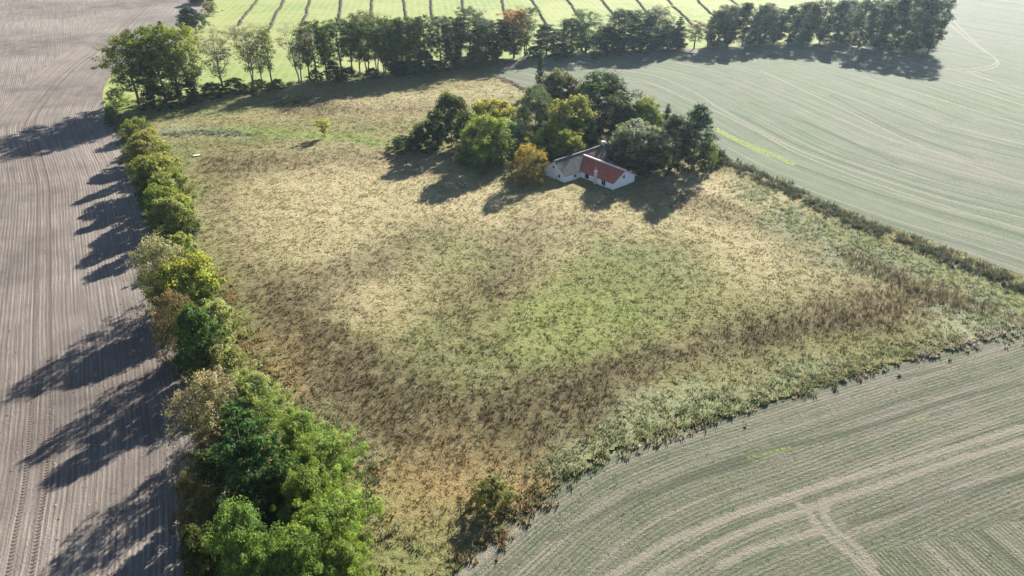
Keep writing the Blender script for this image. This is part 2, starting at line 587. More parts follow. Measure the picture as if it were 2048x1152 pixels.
# ------------------------------------------------------------------ meadow
polyM = np.vstack([gl([(213, 205)]), wL[28:], wBR, wR[::-1], gl([(1040, 118)]), wT[:24][::-1]])
STRAW, TAN, GREEN, BRIGHT, BROWN, DARKB, OLIVE, GREY, ORANGE = (np.array(c) for c in (
    (.46, .385, .225), (.275, .235, .112), (.145, .180, .060), (.175, .240, .055), (.140, .108, .056), (.084, .066, .037), (.165, .165, .060), (.255, .285, .165), (.36, .235, .105)))
STROKES = [   # colour, weight, radius in metres, survey marks
    (STRAW, 1.3, 15, [(700, 350), (900, 370), (1000, 440)]), (STRAW, .9, 12, [(480, 440), (640, 430), (800, 450)]), (STRAW, .7, 9, [(1150, 430), (1350, 440), (1500, 480)]),
    (STRAW, 3.0, 4.5, [(1395, 365), (1480, 395), (1530, 410)]), (STRAW, .7, 10, [(760, 210), (900, 200), (1000, 185)]), (STRAW, .5, 9, [(1480, 560), (1600, 540)]), (STRAW, .6, 7, [(640, 510), (760, 600)]),
    (BROWN, 1.5, 6, [(430, 325), (520, 335), (640, 320), (800, 322)]), (BROWN, .9, 5, [(420, 400), (440, 480), (470, 560)]),
    (DARKB, 1.3, 6.0, [(590, 600), (680, 560), (780, 510), (860, 470)]), (DARKB, 2.6, 6.5, [(560, 660), (660, 740), (780, 770)]), (DARKB, 2.4, 6.0, [(780, 830), (900, 830), (1050, 815), (1180, 770)]),
    (DARKB, 1.3, 5, [(840, 900), (960, 880), (1060, 850)]), (BROWN, 1.6, 5, [(520, 590), (560, 700), (640, 820)]), (DARKB, 1.2, 4.5, [(1200, 760), (1340, 705), (1460, 690)]),
    (DARKB, 2.0, 4.5, [(1520, 665), (1600, 640), (1720, 640)]), (BROWN, 1.2, 4.5, [(1700, 620), (1800, 610), (1900, 600)]), (DARKB, 1.5, 4.5, [(985, 575), (1010, 535), (1060, 470)]), (BROWN, 1.1, 4, [(1000, 470), (1060, 440), (1180, 445)]),
    (BROWN, 1.5, 5, [(1400, 405), (1500, 430), (1600, 470), (1650, 510)]), (DARKB, 2.0, 3.0, [(1710, 515), (1770, 545), (1820, 570)]), (BROWN, 1.2, 6, [(560, 210), (700, 220), (850, 215)]), (BROWN, .8, 5, [(900, 640), (960, 690)]),
    (GREEN, 1.2, 6, [(880, 480), (960, 520)]), (GREEN, 1.0, 8, [(880, 680), (960, 740)]), (BRIGHT, .7, 6.5, [(1080, 640), (1180, 620), (1260, 630)]), (BRIGHT, .8, 5, [(1090, 720), (1180, 700)]), (GREEN, .9, 8, [(1250, 530), (1340, 560)]),
    (OLIVE, 1.2, 7, [(1400, 600), (1500, 620)]), (OLIVE, 1.3, 4, [(1840, 560), (1950, 600), (2020, 610)]), (GREY, 2.6, 4.5, [(1580, 455), (1680, 505), (1780, 540)]), (GREY, 2.6, 4, [(1960, 600), (1920, 640), (1960, 650)]),
    (GREEN, 1.6, 3.5, [(1500, 390), (1600, 450), (1750, 500), (1900, 560), (2040, 600)]), (OLIVE, 1.4, 3.5, [(1400, 770), (1600, 720), (1800, 670)]), (GREY, 1.6, 3, [(1150, 900), (1300, 830), (1450, 790), (1650, 735)]),
    (GREEN, 1.5, 3, [(1180, 925), (1300, 875), (1420, 835), (1640, 765)]), (ORANGE, 1.6, 4, [(540, 690), (570, 790)]), (ORANGE, 1.4, 4.5, [(700, 960), (790, 1010), (860, 960)]), (ORANGE, 1.4, 3, [(1020, 990), (1090, 950)]),
    (OLIVE, 1.5, 6, [(760, 1000), (800, 1080), (820, 1140)]), (GREEN, 1.5, 3, [(700, 1000), (760, 1090), (800, 1150)]), (GREY, 1.4, 3, [(620, 840), (660, 880), (700, 900)]),
    (OLIVE, 1.6, 4, [(400, 480), (440, 600), (500, 720)]), (GREEN, 1.2, 3, [(340, 300), (380, 420), (430, 540), (520, 720)]),
    (BRIGHT, 3.2, 2.2, [(480, 262), (640, 275), (760, 288)]), (GREY, 2.0, 3.0, [(350, 265), (420, 262), (480, 270)]), (GREEN, 1.2, 5, [(300, 230), (420, 225), (520, 210)]), (GREEN, 1.6, 4, [(860, 300), (940, 310)]),
    (BRIGHT, 1.8, 3, [(225, 200), (260, 215)]), (OLIVE, .8, 6, [(950, 230), (1010, 200)]), (ORANGE, .6, 6, [(900, 900), (820, 920)])]
STROKES = [(c, w, r * 1.1, smooth_line(gl(p), 3) if len(p) > 2 else gl(p)) for c, w, r, p in STROKES]


def meadow_colour(P, jit=0.0, rng=None):
    wx = (fbm(P[:, 0] * .11, P[:, 1] * .11, 5) - .5) * 9 + (fbm(P[:, 0] * .5, P[:, 1] * .5, 15, 3) - .5) * 3.5
    wy = (fbm(P[:, 0] * .11 + 40, P[:, 1] * .11, 9) - .5) * 9 + (fbm(P[:, 0] * .5 + 40, P[:, 1] * .5, 19, 3) - .5) * 3.5
    Q = P + np.stack([wx, wy], 1)
    n = fbm(P[:, 0] * .07, P[:, 1] * .07, 2)[:, None]
    acc = (TAN * np.clip(1.6 - 2 * n, 0, 1.2) + OLIVE * np.clip(2 * n - .4, 0, 1.2)) * .6
    ws = np.full((len(P), 1), .6) * (np.clip(1.6 - 2 * n, 0, 1.2) + np.clip(2 * n - .4, 0, 1.2))
    br = np.zeros(len(P))
    spk = fbm(P[:, 0] * .6, P[:, 1] * .6, 33, 3)
    for c, w, r, q in STROKES:
        d = pline(Q, q)[0]
        k = w * 1.5 * np.exp(-(d / r) ** 2) * np.clip(spk * 2.2 - .1, .35, 1.6)
        acc = acc + c * k[:, None]
        ws = ws + k[:, None]
        if c is BROWN or c is DARKB:
            br = br + k
    return acc / ws, br / ws[:, 0]


def mz(P):
    return .30 * fbm(P[:, 0] * .35, P[:, 1] * .35, 50, 3) + .25 * fbm(P[:, 0] * .06, P[:, 1] * .06, 57, 2) - .12


def meadow_sheet():
    lo, hi = polyM.min(0), polyM.max(0)
    s = .8
    nx, ny = int((hi[0] - lo[0]) / s) + 2, int((hi[1] - lo[1]) / s) + 2
    X, Y = np.meshgrid(lo[0] + np.arange(nx) * s, lo[1] + np.arange(ny) * s)
    P = np.stack([X.ravel(), Y.ravel()], 1)
    rg = np.random.default_rng(3)
    P = P + rg.uniform(-.25, .25, P.shape)
    ok = inside(P, polyM).reshape(ny, nx)
    cell = ok[:-1, :-1] & ok[1:, :-1] & ok[:-1, 1:] & ok[1:, 1:]
    iy, ix = np.nonzero(cell)
    a = iy * nx + ix
    F = np.stack([a, a + 1, a + nx + 1, a + nx], 1)
    used, inv = np.unique(F, return_inverse=True)
    P = P[used]
    F = inv.reshape(F.shape)
    c, br = meadow_colour(P)
    z = np.maximum(mz(P), .015) + .01
    return kind(obj('meadow', mesh_arr('meadow', np.column_stack([P, z]), F, {'col': c}, True), mat_meadow()), 'structure')


meadow_sheet()
M_BLADE = mat_blades()


def scatter(poly, dens, rg):
    lo, hi = poly.min(0), poly.max(0)
    n = int((hi[0] - lo[0]) * (hi[1] - lo[1]) * dens)
    P = lo + rg.random((n, 2)) * (hi - lo)
    return P[inside(P, poly)]


def in_view(P, m=90):
    x, y, zc = pr(P[:, 0], P[:, 1], 0.0)
    return (zc > 1) & (x > -m * 3) & (x < 2048 + m * 3) & (y > -m) & (y < 1152 + m * 2)


def blades(P, z, h, spread, nb, col, rg, wid=.09, lean=.5, fourv=False):
    """tufts: every blade a tapering triangle; P (n,2), h, spread arrays"""
    n = len(P)
    ang = rg.uniform(0, 2 * np.pi, (n, nb))
    rr = np.sqrt(rg.random((n, nb))) * spread[:, None]
    bx, by = P[:, 0, None] + np.cos(ang) * rr, P[:, 1, None] + np.sin(ang) * rr
    hh = h[:, None] * rg.uniform(.55, 1.15, (n, nb))
    flow = fbm(P[:, 0] * .12, P[:, 1] * .12, 303, 3)[:, None] * 14.0
    la = np.where(rg.random((n, nb)) < .55, flow + rg.normal(0, .45, (n, nb)), ang + rg.normal(0, .7, (n, nb)))
    ll = hh * lean * rg.uniform(.1, 1.2, (n, nb))
    tx, ty = bx + np.cos(la) * ll, by + np.sin(la) * ll
    wa = rg.uniform(0, 2 * np.pi, (n, nb))
    w = wid * rg.uniform(.6, 1.4, (n, nb))
    zz = np.broadcast_to(z[:, None], (n, nb)) - .03
    v0 = np.stack([bx - np.cos(wa) * w, by - np.sin(wa) * w, zz], -1)
    v1 = np.stack([bx + np.cos(wa) * w, by + np.sin(wa) * w, zz], -1)
    v2 = np.stack([tx, ty, zz + hh], -1)
    V = np.stack([v0, v1, v2], 2).reshape(-1, 3)
    F = np.arange(len(V)).reshape(-1, 3)
    cc = np.clip(col[:, None, :] * rg.uniform(.7, 1.3, (n, nb, 1)), 0, 1)
    C = np.repeat(cc.reshape(-1, 3), 3, 0)
    return V, F, C


def join(parts):
    V, F, C, k = [], [], [], 0
    for v, f, c in parts:
        V.append(v)
        F.append(f + k)
        C.append(c)
        k += len(v)
    return np.vstack(V), np.vstack(F), np.vstack(C)


def grass_stuff():
    rg = np.random.default_rng(11)
    P = scatter(polyM, 4.6, rg)
    P = P[in_view(P)]
    dist = np.hypot(P[:, 0], P[:, 1])
    keep = rg.random(len(P)) < np.clip(1.25 - dist / 320, .45, 1)
    P = P[keep]
    c, br = meadow_colour(P)
    clump = fbm(P[:, 0] * .8, P[:, 1] * .8, 71, 3)
    keep = rg.random(len(P)) < np.clip(clump * 2.4 - .45, .12, 1) * np.where(br > .45, .8, 1)
    P, c, br, clump = P[keep], c[keep], br[keep], clump[keep]
    mixp = rg.random((len(P), 1))
    c = np.where(mixp < .12, c * .6 + STRAW * .4, c)
    c = np.where((mixp > .16) & (mixp < .28), c * .55 + GREEN * .4, c)
    h = rg.uniform(.15, .34, len(P)) * (.6 + clump * .9)
    V, F, C = blades(P, mz(P), h, rg.uniform(.15, .4, len(P)), 6, c * rg.uniform(.8, 1.2, (len(P), 1)), rg, .075, 1.1)
    o = obj('meadow_grass', mesh_arr('meadow_grass', V, F, {'col': C}), M_BLADE)
    kind(o, 'stuff')
    tag(o, 'dry straw and green grass covering the wide open meadow', 'grass')
    # brown dead weeds standing in drifts
    P = scatter(polyM, 5.0, rg)
    P = P[in_view(P)]
    c, br = meadow_colour(P)
    spk = fbm(P[:, 0] * .35, P[:, 1] * .35, 91, 3)
    keep = rg.random(len(P)) < np.clip((br - .40) * 1.0, 0, .5) * np.clip(spk * 2.6 - .6, .1, 1)
    P = P[keep]
    n = len(P)
    pal = np.array([(.080, .060, .038), (.105, .076, .044), (.066, .056, .036), (.145, .11, .06), (.105, .105, .05)])
    col = pal[rg.integers(0, 5, n)]
    parts = [blades(P, mz(P), rg.uniform(.35, .8, n), rg.uniform(.15, .45, n), 7, col, rg, .04, .45)]
    # tall reed-like stalks by the eastern margin
    q = smooth_line(gl([(1715, 520), (1770, 548), (1830, 580), (1940, 612)]), 4)
    P2 = scatter(polyM, 9.0, rg)
    d = pline(P2, q)[0]
    P2 = P2[(rg.random(len(P2)) < np.exp(-(d / 2.8) ** 2) * .45)]
    q3 = gl([(1520, 670), (1620, 640), (1800, 615)])
    P3 = scatter(polyM, 5.0, rg)
    P3 = P3[rg.random(len(P3)) < np.exp(-(pline(P3, q3)[0] / 4.0) ** 2) * .4]
    P2 = np.vstack([P2, P3])
    n = len(P2)
    pal = np.array([(.11, .082, .052), (.145, .112, .064), (.21, .17, .09), (.095, .072, .05)])
    parts.append(blades(P2, mz(P2), rg.uniform(.6, 1.6, n), rg.uniform(.15, .45, n), 5, pal[rg.integers(0, 4, n)], rg, .04, .4))
    V, F, C = join(parts)
    o = obj('dead_weeds', mesh_arr('dead_weeds', V, F, {'col': C}), M_BLADE)
    kind(o, 'stuff')
    tag(o, 'dark brown dead weeds standing in drifts across the meadow', 'weeds')
    # tussocks on the margins
    parts = []
    for marks, rad, cols, hs, dens in (
            ([(1010, 1040), (1150, 940), (1340, 858), (1500, 810), (1700, 747), (1900, 690), (2048, 642), (2200, 608)], 1.3, [(.20, .23, .10), (.36, .35, .21), (.13, .16, .065), (.30, .26, .15)], (.35, .8), 3.0),
            ([(1100, 930), (1300, 845), (1480, 790), (1700, 725), (1880, 675)], 2.2, [(.34, .34, .22), (.20, .24, .10), (.26, .26, .13)], (.35, .7), 2.2),
            ([(1435, 315), (1560, 374), (1700, 440), (1900, 517), (2048, 578)], 2.1, [(.075, .095, .052), (.105, .125, .065), (.18, .19, .12), (.10, .08, .06)], (.6, 1.25), 4.4),
            ([(1500, 385), (1650, 470), (1800, 520), (1950, 590), (1980, 640)], 4.5, [(.30, .33, .20), (.20, .24, .10), (.36, .37, .26)], (.35, .8), 1.6),
            ([(340, 270), (420, 266), (495, 272)], 2.0, [(.24, .27, .17), (.15, .19, .10), (.32, .33, .22)], (.6, 1.1), 2.5),
            ([(600, 820), (660, 880), (740, 940), (700, 1000), (780, 1090)], 2.2, [(.26, .28, .17), (.15, .22, .07), (.30, .22, .11)], (.4, .9), 2.2),
            ([(920, 1130), (1000, 1062), (1080, 1000)], 1.4, [(.30, .20, .11), (.22, .20, .09), (.38, .30, .18)], (.4, .8), 3.0),
            ([(1840, 712), (1960, 676), (2048, 649), (2120, 632)], 1.0, [(.50, .45, .37), (.36, .33, .25)], (.35, .7), 4.0),
            ([(225, 245), (262, 315), (300, 440), (345, 570), (375, 700), (400, 830), (410, 1000), (405, 1152)], 1.2, [(.12, .15, .05), (.20, .19, .09)], (.4, .9), 2.0),
            ([(430, 545), (500, 680), (560, 780)], 2.0, [(.26, .28, .10), (.34, .28, .15), (.30, .19, .09)], (.4, .9), 1.8),
            ([(215, 205), (290, 203), (430, 188), (560, 171), (700, 154), (860, 140), (985, 124)], 1.3, [(.10, .12, .06), (.17, .16, .09)], (.5, 1.0), 2.0),
            ([(1000, 158), (1065, 188)], 1.2, [(.22, .17, .13), (.13, .12, .08)], (.5, .9), 2.5)):
        w = smooth_line(gl(marks), 4)
        lo, hi = w.min(0) - 2.5 * rad, w.max(0) + 2.5 * rad
        Q = lo + rg.random((int((hi - lo).prod() * dens), 2)) * (hi - lo)
        d = pline(Q, w)[0]
        cl = fbm(Q[:, 0] * .5, Q[:, 1] * .5, 44, 2)
        Q = Q[(rg.random(len(Q)) < np.exp(-(d / rad) ** 2)) & (cl > .36)]
        n = len(Q)
        cols = np.array(cols)
        parts.append(blades(Q, np.maximum(mz(Q), 0) * .5, rg.uniform(*hs, n), rg.uniform(.25, .6, n), 13, cols[rg.integers(0, len(cols), n)], rg, .09, .75))
    V, F, C = join(parts)
    o = obj('margin_tussocks', mesh_arr('margin_tussocks', V, F, {'col': C}), M_BLADE)
    kind(o, 'stuff')
    tag(o, 'rough tussocks of tall grass along the field margins', 'tussocks')
    # young crop plants
    P = scatter(polyB, 9.0, rg)
    P = P[in_view(P)]
    A = br_attrs(P)
    ph = np.abs((np.where(A['zone'] > 0, A['u2'], A['u']) / .55 + .5 + (fbm(P[:, 0] * .2, P[:, 1] * .2, 8, 2) - .5) * .3) % 1 - .5)
    keep = (rg.random(len(P)) < np.exp(-(ph / .3) ** 2) * .6 * np.clip(fbm(P[:, 0] * .15, P[:, 1] * .15, 12) * 2.2 - .3, .1, 1)) & (A['pale'] > .2) & (A['dark'] > .1) & (pline(P, wBR)[0] > 1.2)
    P = P[keep]
    n = len(P)
    pal = np.array([(.15, .20, .085), (.20, .24, .13), (.11, .15, .065), (.26, .26, .16)])
    pa = blades(P, np.zeros(n), rg.uniform(.07, .16, n), np.full(n, .12), 3, pal[rg.integers(0, 4, n)], rg, .07, 1.0)
    V, F, C = pa
    o = obj('crop_seedlings', mesh_arr('crop_seedlings', V, F, {'col': C}), M_BLADE)
    kind(o, 'stuff')
    tag(o, 'young green crop seedlings in thin rows on the near right field', 'seedlings')


grass_stuff()


def clods():
    """loose lumps of earth lying on the ploughed field"""
    rg = np.random.default_rng(77)
    P = scatter(np.array([(-170, 30), (0, 30), (0, 230), (-170, 230)]), 3.2, rg)
    P = P[inside(P, polyL) & in_view(P, 20)]
    P = P[rg.random(len(P)) < np.clip(1.3 - np.hypot(P[:, 0], P[:, 1]) / 200, .1, 1)]
    n = len(P)
    r = rg.uniform(.04, .13, n) * (1 + (rg.random(n) < .06) * .9)
    base = np.array([(1, 0, -.2), (-.5, .87, -.2), (-.5, -.87, -.2), (.1, .05, .75)])
    a = rg.uniform(0, 6.28, n)
    V = np.empty((n, 4, 3))
    V[:, :, 0] = P[:, 0, None] + r[:, None] * (base[:, 0] * np.cos(a)[:, None] - base[:, 1] * np.sin(a)[:, None])
    V[:, :, 1] = P[:, 1, None] + r[:, None] * (base[:, 0] * np.sin(a)[:, None] + base[:, 1] * np.cos(a)[:, None])
    V[:, :, 2] = r[:, None] * base[:, 2] * rg.uniform(.7, 1.3, (n, 4))
    k = np.arange(n)[:, None] * 4
    F = np.concatenate([k + np.array([q]) for q in ((0, 1, 3), (1, 2, 3), (2, 0, 3))])
    c = np.repeat(np.array([.20, .17, .147]) * rg.uniform(.5, 1.5, (n, 1)), 4, 0)
    o = obj('soil_clods', mesh_arr('soil_clods', V.reshape(-1, 3), F, {'col': c}), mat_blades('clod_earth', 0.0))
    kind(o, 'stuff')
    tag(o, 'small loose clods of earth scattered on the ploughed field', 'clods')


clods()

# ------------------------------------------------------------------ windrows of cut straw on the mown field
M_STRAW = mat_blades('straw', .25)


def windrow(i, x0, x1, y1, total):
    rg = np.random.default_rng(200 + i)
    a, b = np.array(g(x0, 0)), np.array(g(x1, y1))
    d = (a - b) / np.hypot(*(a - b))
    a = a + d * 45
    L = np.hypot(*(a - b))
    n = int(L / .28)
    t = np.arange(n) / n
    nrm = np.array([-d[1], d[0]])
    wob = (fbm(t * L * .05 + i * 7.7, t * 0, 3 + i, 3) - .5) * 1.6 + (fbm(t * L * .5, t * 0 + i, 13, 3) - .5) * .8
    c = b + (a - b) * t[:, None] + nrm * wob[:, None]
    # lumpy heap: cross-section of 5 points
    hh = .32 + .5 * fbm(t * L * .55, t * 0 + i * 3.1, 21, 3)
    ww = .45 + .5 * fbm(t * L * .4, t * 0 + i * 5.3, 27, 3)
    prof = [(-1, 0), (-.55, .75), (0, 1), (.5, .7), (1, 0)]
    V = np.stack([np.column_stack([c + nrm * (ww * q)[:, None], np.maximum(hh * z * (1 + .3 * rg.normal(size=n) * (z > 0)), -.02) + (0.0 if z else -.02)]) for q, z in prof], 1)
    F = []
    for k in range(4):
        s = np.arange(n - 1) * 5 + k
        F.append(np.stack([s, s + 1, s + 6, s + 5], 1))
    F = np.vstack(F)
    F = np.vstack([F[:, [0, 1, 2]], F[:, [0, 2, 3]]])
    cc = np.array([.155, .135, .115]) * rg.uniform(.55, 1.3, (n * 5, 1))
    part = (V.reshape(-1, 3), F, cc)
    # loose stalks sticking out
    k = int(L * 4)
    ti = rg.integers(0, n, k)
    Q = c[ti] + nrm * (rg.normal(0, .45, k))[:, None]
    st = blades(Q, np.full(k, .15), rg.uniform(.2, .55, k), np.full(k, .3), 3, np.array([(.20, .175, .135), (.12, .10, .085), (.30, .27, .2)])[rg.integers(0, 3, k)], rg, .09, 1.3)
    V, F, C = join([part, st])
    o = obj('straw_windrow', mesh_arr('straw_windrow', V, F, {'col': C}), M_STRAW)
    ords = ['leftmost', 'second from the left', 'third from the left', 'fourth from the left', 'fifth from the left', 'sixth from the left', 'seventh from the left', 'eighth from the left', 'eighth from the right', 'seventh from the right', 'sixth from the right', 'fifth from the right', 'fourth from the right', 'third from the right', 'second from the right', 'rightmost']
    tag(o, 'grey brown windrow on the far mown field, ' + ords[i] + ' of the rows', 'windrow', 'windrows on the mown field')


WR = [(514, 475, 51), (568, 537, 60), (621, 604, 52), (683, 676, 48), (743, 746, 40), (806, 811, 40), (860, 867, 45), (923, 931, 40), (1003, 1013, 40), (1063, 1102, 60), (1134, 1170, 48), (1204, 1237, 40), (1274, 1306, 40), (1334, 1390, 55), (1394, 1435, 40), (1461, 1490, 25)]
for i, (x0, x1, y1) in enumerate(WR):
    windrow(i, x0, x1, y1, len(WR))

# ------------------------------------------------------------------ trees


def mat_leaf(name, tr=.46):
    t = NT(name)
    base = t.n('ShaderNodeObjectInfo').outputs['Color']
    tip = t.attr('tip_color', 'OBJECT', False)
    amt = t.attr('tip_amount', 'OBJECT')
    tv, vv = t.attr('tip'), t.attr('shade')
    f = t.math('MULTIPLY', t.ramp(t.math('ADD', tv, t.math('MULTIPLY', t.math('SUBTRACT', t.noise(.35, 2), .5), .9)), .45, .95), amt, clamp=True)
    c = t.mix(f, base, tip)  # tip colour: autumn tint, and sunlit crown tops put into the colour
    c = t.mix(1.0, c, vv, 'MULTIPLY') if False else c
    vm = t.n('ShaderNodeVectorMath', operation='SCALE')
    t.l(c, vm.inputs[0])
    t.l(t.math('MULTIPLY', vv, 1.15), vm.inputs['Scale'])
    c = vm.outputs[0]
    p = t.n('ShaderNodeBsdfPrincipled')
    t.l(c, p.inputs['Base Color'])
    p.inputs['Roughness'].default_value = .6
    p.inputs['Specular IOR Level'].default_value = .12
    s = t.n('ShaderNodeBsdfTranslucent')
    w2 = t.mix(1.0, c, (1.35, 1.35, .6), 'MULTIPLY')
    t.l(w2, s.inputs[0])
    mx = t.n('ShaderNodeMixShader')
    mx.inputs[0].default_value = tr
    t.l(p.outputs[0], mx.inputs[1])
    t.l(s.outputs[0], mx.inputs[2])
    return t.done(mx.outputs[0])


def mat_bark(name, a, b):
    t = NT(name)
    n = t.noise(3.0, 4)
    c = t.mix(n, a, b)
    return t.done(t.bsdf(c, .9, t.bump(n, .6, .1), .1))


M_LEAF = mat_leaf('foliage')
M_BARK = mat_bark('bark', (.075, .06, .045), (.17, .145, .115))
M_BARKG = mat_bark('bark_grey', (.20, .18, .15), (.34, .32, .28))


class Tubes:
    def __init__(s):
        s.V, s.F, s.k = [], [], 0

    def add(s, pts, rad, sides=5):
        pts = np.asarray(pts, float)
        n = len(pts)
        tan = np.gradient(pts, axis=0)
        tan /= np.linalg.norm(tan, axis=1)[:, None] + 1e-9
        ref = np.array([0.0, 0, 1]) if abs(tan[0, 2]) < .85 else np.array([1.0, 0, 0])
        u = np.cross(tan, ref)
        u /= np.linalg.norm(u, axis=1)[:, None] + 1e-9
        w = np.cross(tan, u)
        a = np.arange(sides) * 2 * np.pi / sides
        V = pts[:, None, :] + np.asarray(rad, float)[:, None, None] * (np.cos(a)[None, :, None] * u[:, None, :] + np.sin(a)[None, :, None] * w[:, None, :])
        s.V.append(V.reshape(-1, 3))
        for i in range(n - 1):
            for j in range(sides):
                p, q = s.k + i * sides + j, s.k + i * sides + (j + 1) % sides
                s.F.append((p, q, q + sides, p + sides))
        s.k += n * sides

    def mesh(s, name):
        return mesh_arr(name, np.vstack(s.V), np.array(s.F), None, True)


def leaf_quads(C, N, L, W, rg, tipv, long_dir=None):
    """rhombic leaves at C with normals N"""
    n = len(C)
    N = N / (np.linalg.norm(N, axis=1)[:, None] + 1e-9)
    r = rg.normal(size=(n, 3)) if long_dir is None else long_dir + rg.normal(size=(n, 3)) * .35
    a = r - (r * N).sum(1)[:, None] * N
    a /= np.linalg.norm(a, axis=1)[:, None] + 1e-9
    b = np.cross(N, a)
    V = np.stack([C - a * L[:, None], C + b * W[:, None] + N * (W * .25)[:, None], C + a * L[:, None], C - b * W[:, None] + N * (W * .25)[:, None]], 1).reshape(-1, 3)
    k = np.arange(n) * 4
    F = np.stack([k, k + 1, k + 2, k + 3], 1)
    return V, F, np.repeat(tipv, 4), np.repeat(rg.uniform(.6, 1.4, n), 4)


def broadleaf(seed, H, R, cb, nclump, nleaf, rc, ls, prof, stems=1, limbs=10, narrow=.5, twigs=0, lean=(0, 0), trunk_r=None, fill=.45, rough=.13):
    """a trunk mesh with limbs and a crown mesh of leaf-sized faces in clumps"""
    rg = np.random.default_rng(seed)
    tb = Tubes()
    z0, hc = H * cb, H * (1 - cb)
    tr = trunk_r or H * .0125
    ph = rg.uniform(0, 6.28, 6)

    def rad(t, a):
        return R * prof(t) * (1 + .20 * np.sin(2 * a + ph[0] + 3 * t) + .13 * np.sin(3 * a + ph[1] - 5 * t) + .10 * np.sin(5 * a + ph[2] + 7 * t))
    t = rg.random(nclump) ** .85
    a = rg.uniform(0, 6.28, nclump)
    rr = rad(t, a) * (fill + (1 - fill) * np.sqrt(rg.random(nclump))) - rc * .35
    rr = np.maximum(rr, 0) * np.clip(1 + rough * rg.normal(size=nclump), .5, 1.5)
    C = np.stack([np.cos(a) * rr + lean[0] * t, np.sin(a) * rr + lean[1] * t, z0 + hc * (t * .97 + .02)], 1)
    C[:, 2] = np.clip(C[:, 2] + rg.normal(size=nclump) * rough * .35 * hc * (t > .6), rc * .4, H * 1.02 - rc * .35)
    # stems and limbs
    nodes = []
    for s in range(stems):
        sa = s * 6.28 / stems + rg.uniform(0, 1)
        off = (0 if stems == 1 else R * .42)
        top = np.array([math.cos(sa) * off + lean[0] * .8, math.sin(sa) * off + lean[1] * .8, H * .9 if prof(.9) > .15 else H * .8])
        pts = np.array([np.array([math.cos(sa), math.sin(sa), 0]) * (0 if stems == 1 else .25) * (1 - q) + top * np.array([q ** 1.3, q ** 1.3, q]) + np.append(rg.normal(0, .012 * H * q, 2), 0) for q in np.linspace(0, 1, 7)])
        pts[0, 2] = -.15
        tb.add(pts, tr / math.sqrt(stems) * np.linspace(1.15, .16, 7), 6)
        for _ in range(max(2, limbs // stems)):
            q = rg.uniform(max(.12, cb * .85), .8)
            f = q * 6
            i = int(f)
            st = pts[i] + (pts[i + 1] - pts[i]) * (f - i)
            aa = rg.uniform(0, 6.28)
            zt = min(H * .93, st[2] + rg.uniform(.15, .45) * hc)
            tt = np.clip((zt - z0) / hc, 0, 1)
            rl = float(rad(tt, aa)) * rg.uniform(.5, .85)
            en = np.array([math.cos(aa) * rl + lean[0] * tt, math.sin(aa) * rl + lean[1] * tt, zt])
            lp = np.array([st + (en - st) * np.array([k, k, k ** 1.35]) + rg.normal(0, .012 * H, 3) * (k > 0) for k in np.linspace(0, 1, 5)])
            tb.add(lp, tr * (.55 - .35 * q) * np.linspace(1, .25, 5), 4)
            nodes.extend(lp[1:])
        nodes.extend(pts[3:])
    nodes = np.array(nodes)
    for c in C:
        d = np.linalg.norm((nodes - c) * np.array([1, 1, 1.2]), axis=1) + (nodes[:, 2] > c[2]) * 2.0
        st = nodes[int(np.argmin(d))]
        mid = (st + c) / 2 + rg.normal(0, .12 * rc, 3) + np.array([0, 0, .15 * rc])
        tb.add([st, mid, c], [tr * .14, tr * .10, tr * .04], 3)
        for _ in range(twigs):
            e = c + rg.normal(0, .55, 3) * rc + np.array([0, 0, .5 * rc])
            tb.add([c + rg.normal(0, .15, 3) * rc, (c + e) / 2 + rg.normal(0, .1, 3) * rc, e], [tr * .06, tr * .045, tr * .025], 3)
    # leaves
    per = max(4, int(nleaf / nclump))
    sz = rg.uniform(.5, 1.35, nclump)
    D = rg.normal(size=(nclump, per, 3))
    D /= np.linalg.norm(D, axis=2)[:, :, None]
    rad_l = rg.random((nclump, per, 1)) ** .45
    L = C[:, None, :] + D * rad_l * rc * sz[:, None, None] * np.array([1, 1, .72])
    L = L.reshape(-1, 3)
    L[:, 2] = np.maximum(L[:, 2], .05)
    ctr = np.array([lean[0] * .4, lean[1] * .4, z0 + hc * .45])
    outw = (L - ctr)
    outw /= np.linalg.norm(outw, axis=1)[:, None] + 1e-9
    Nn = .45 * outw + .75 * D.reshape(-1, 3) + rg.normal(size=L.shape) * .55 + np.array([0, 0, .25])
    n = len(L)
    ll = ls * rg.uniform(.6, 1.3, n)
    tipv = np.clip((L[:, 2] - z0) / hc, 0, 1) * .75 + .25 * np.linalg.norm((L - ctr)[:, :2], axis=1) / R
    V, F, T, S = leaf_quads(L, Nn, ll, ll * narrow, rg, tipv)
    cs = np.repeat(np.repeat(rg.uniform(.72, 1.28, nclump), per), 4)
    return tb.mesh('trunk'), mesh_arr('crown', V, F, {'tip': T, 'shade': S * cs}), H, R


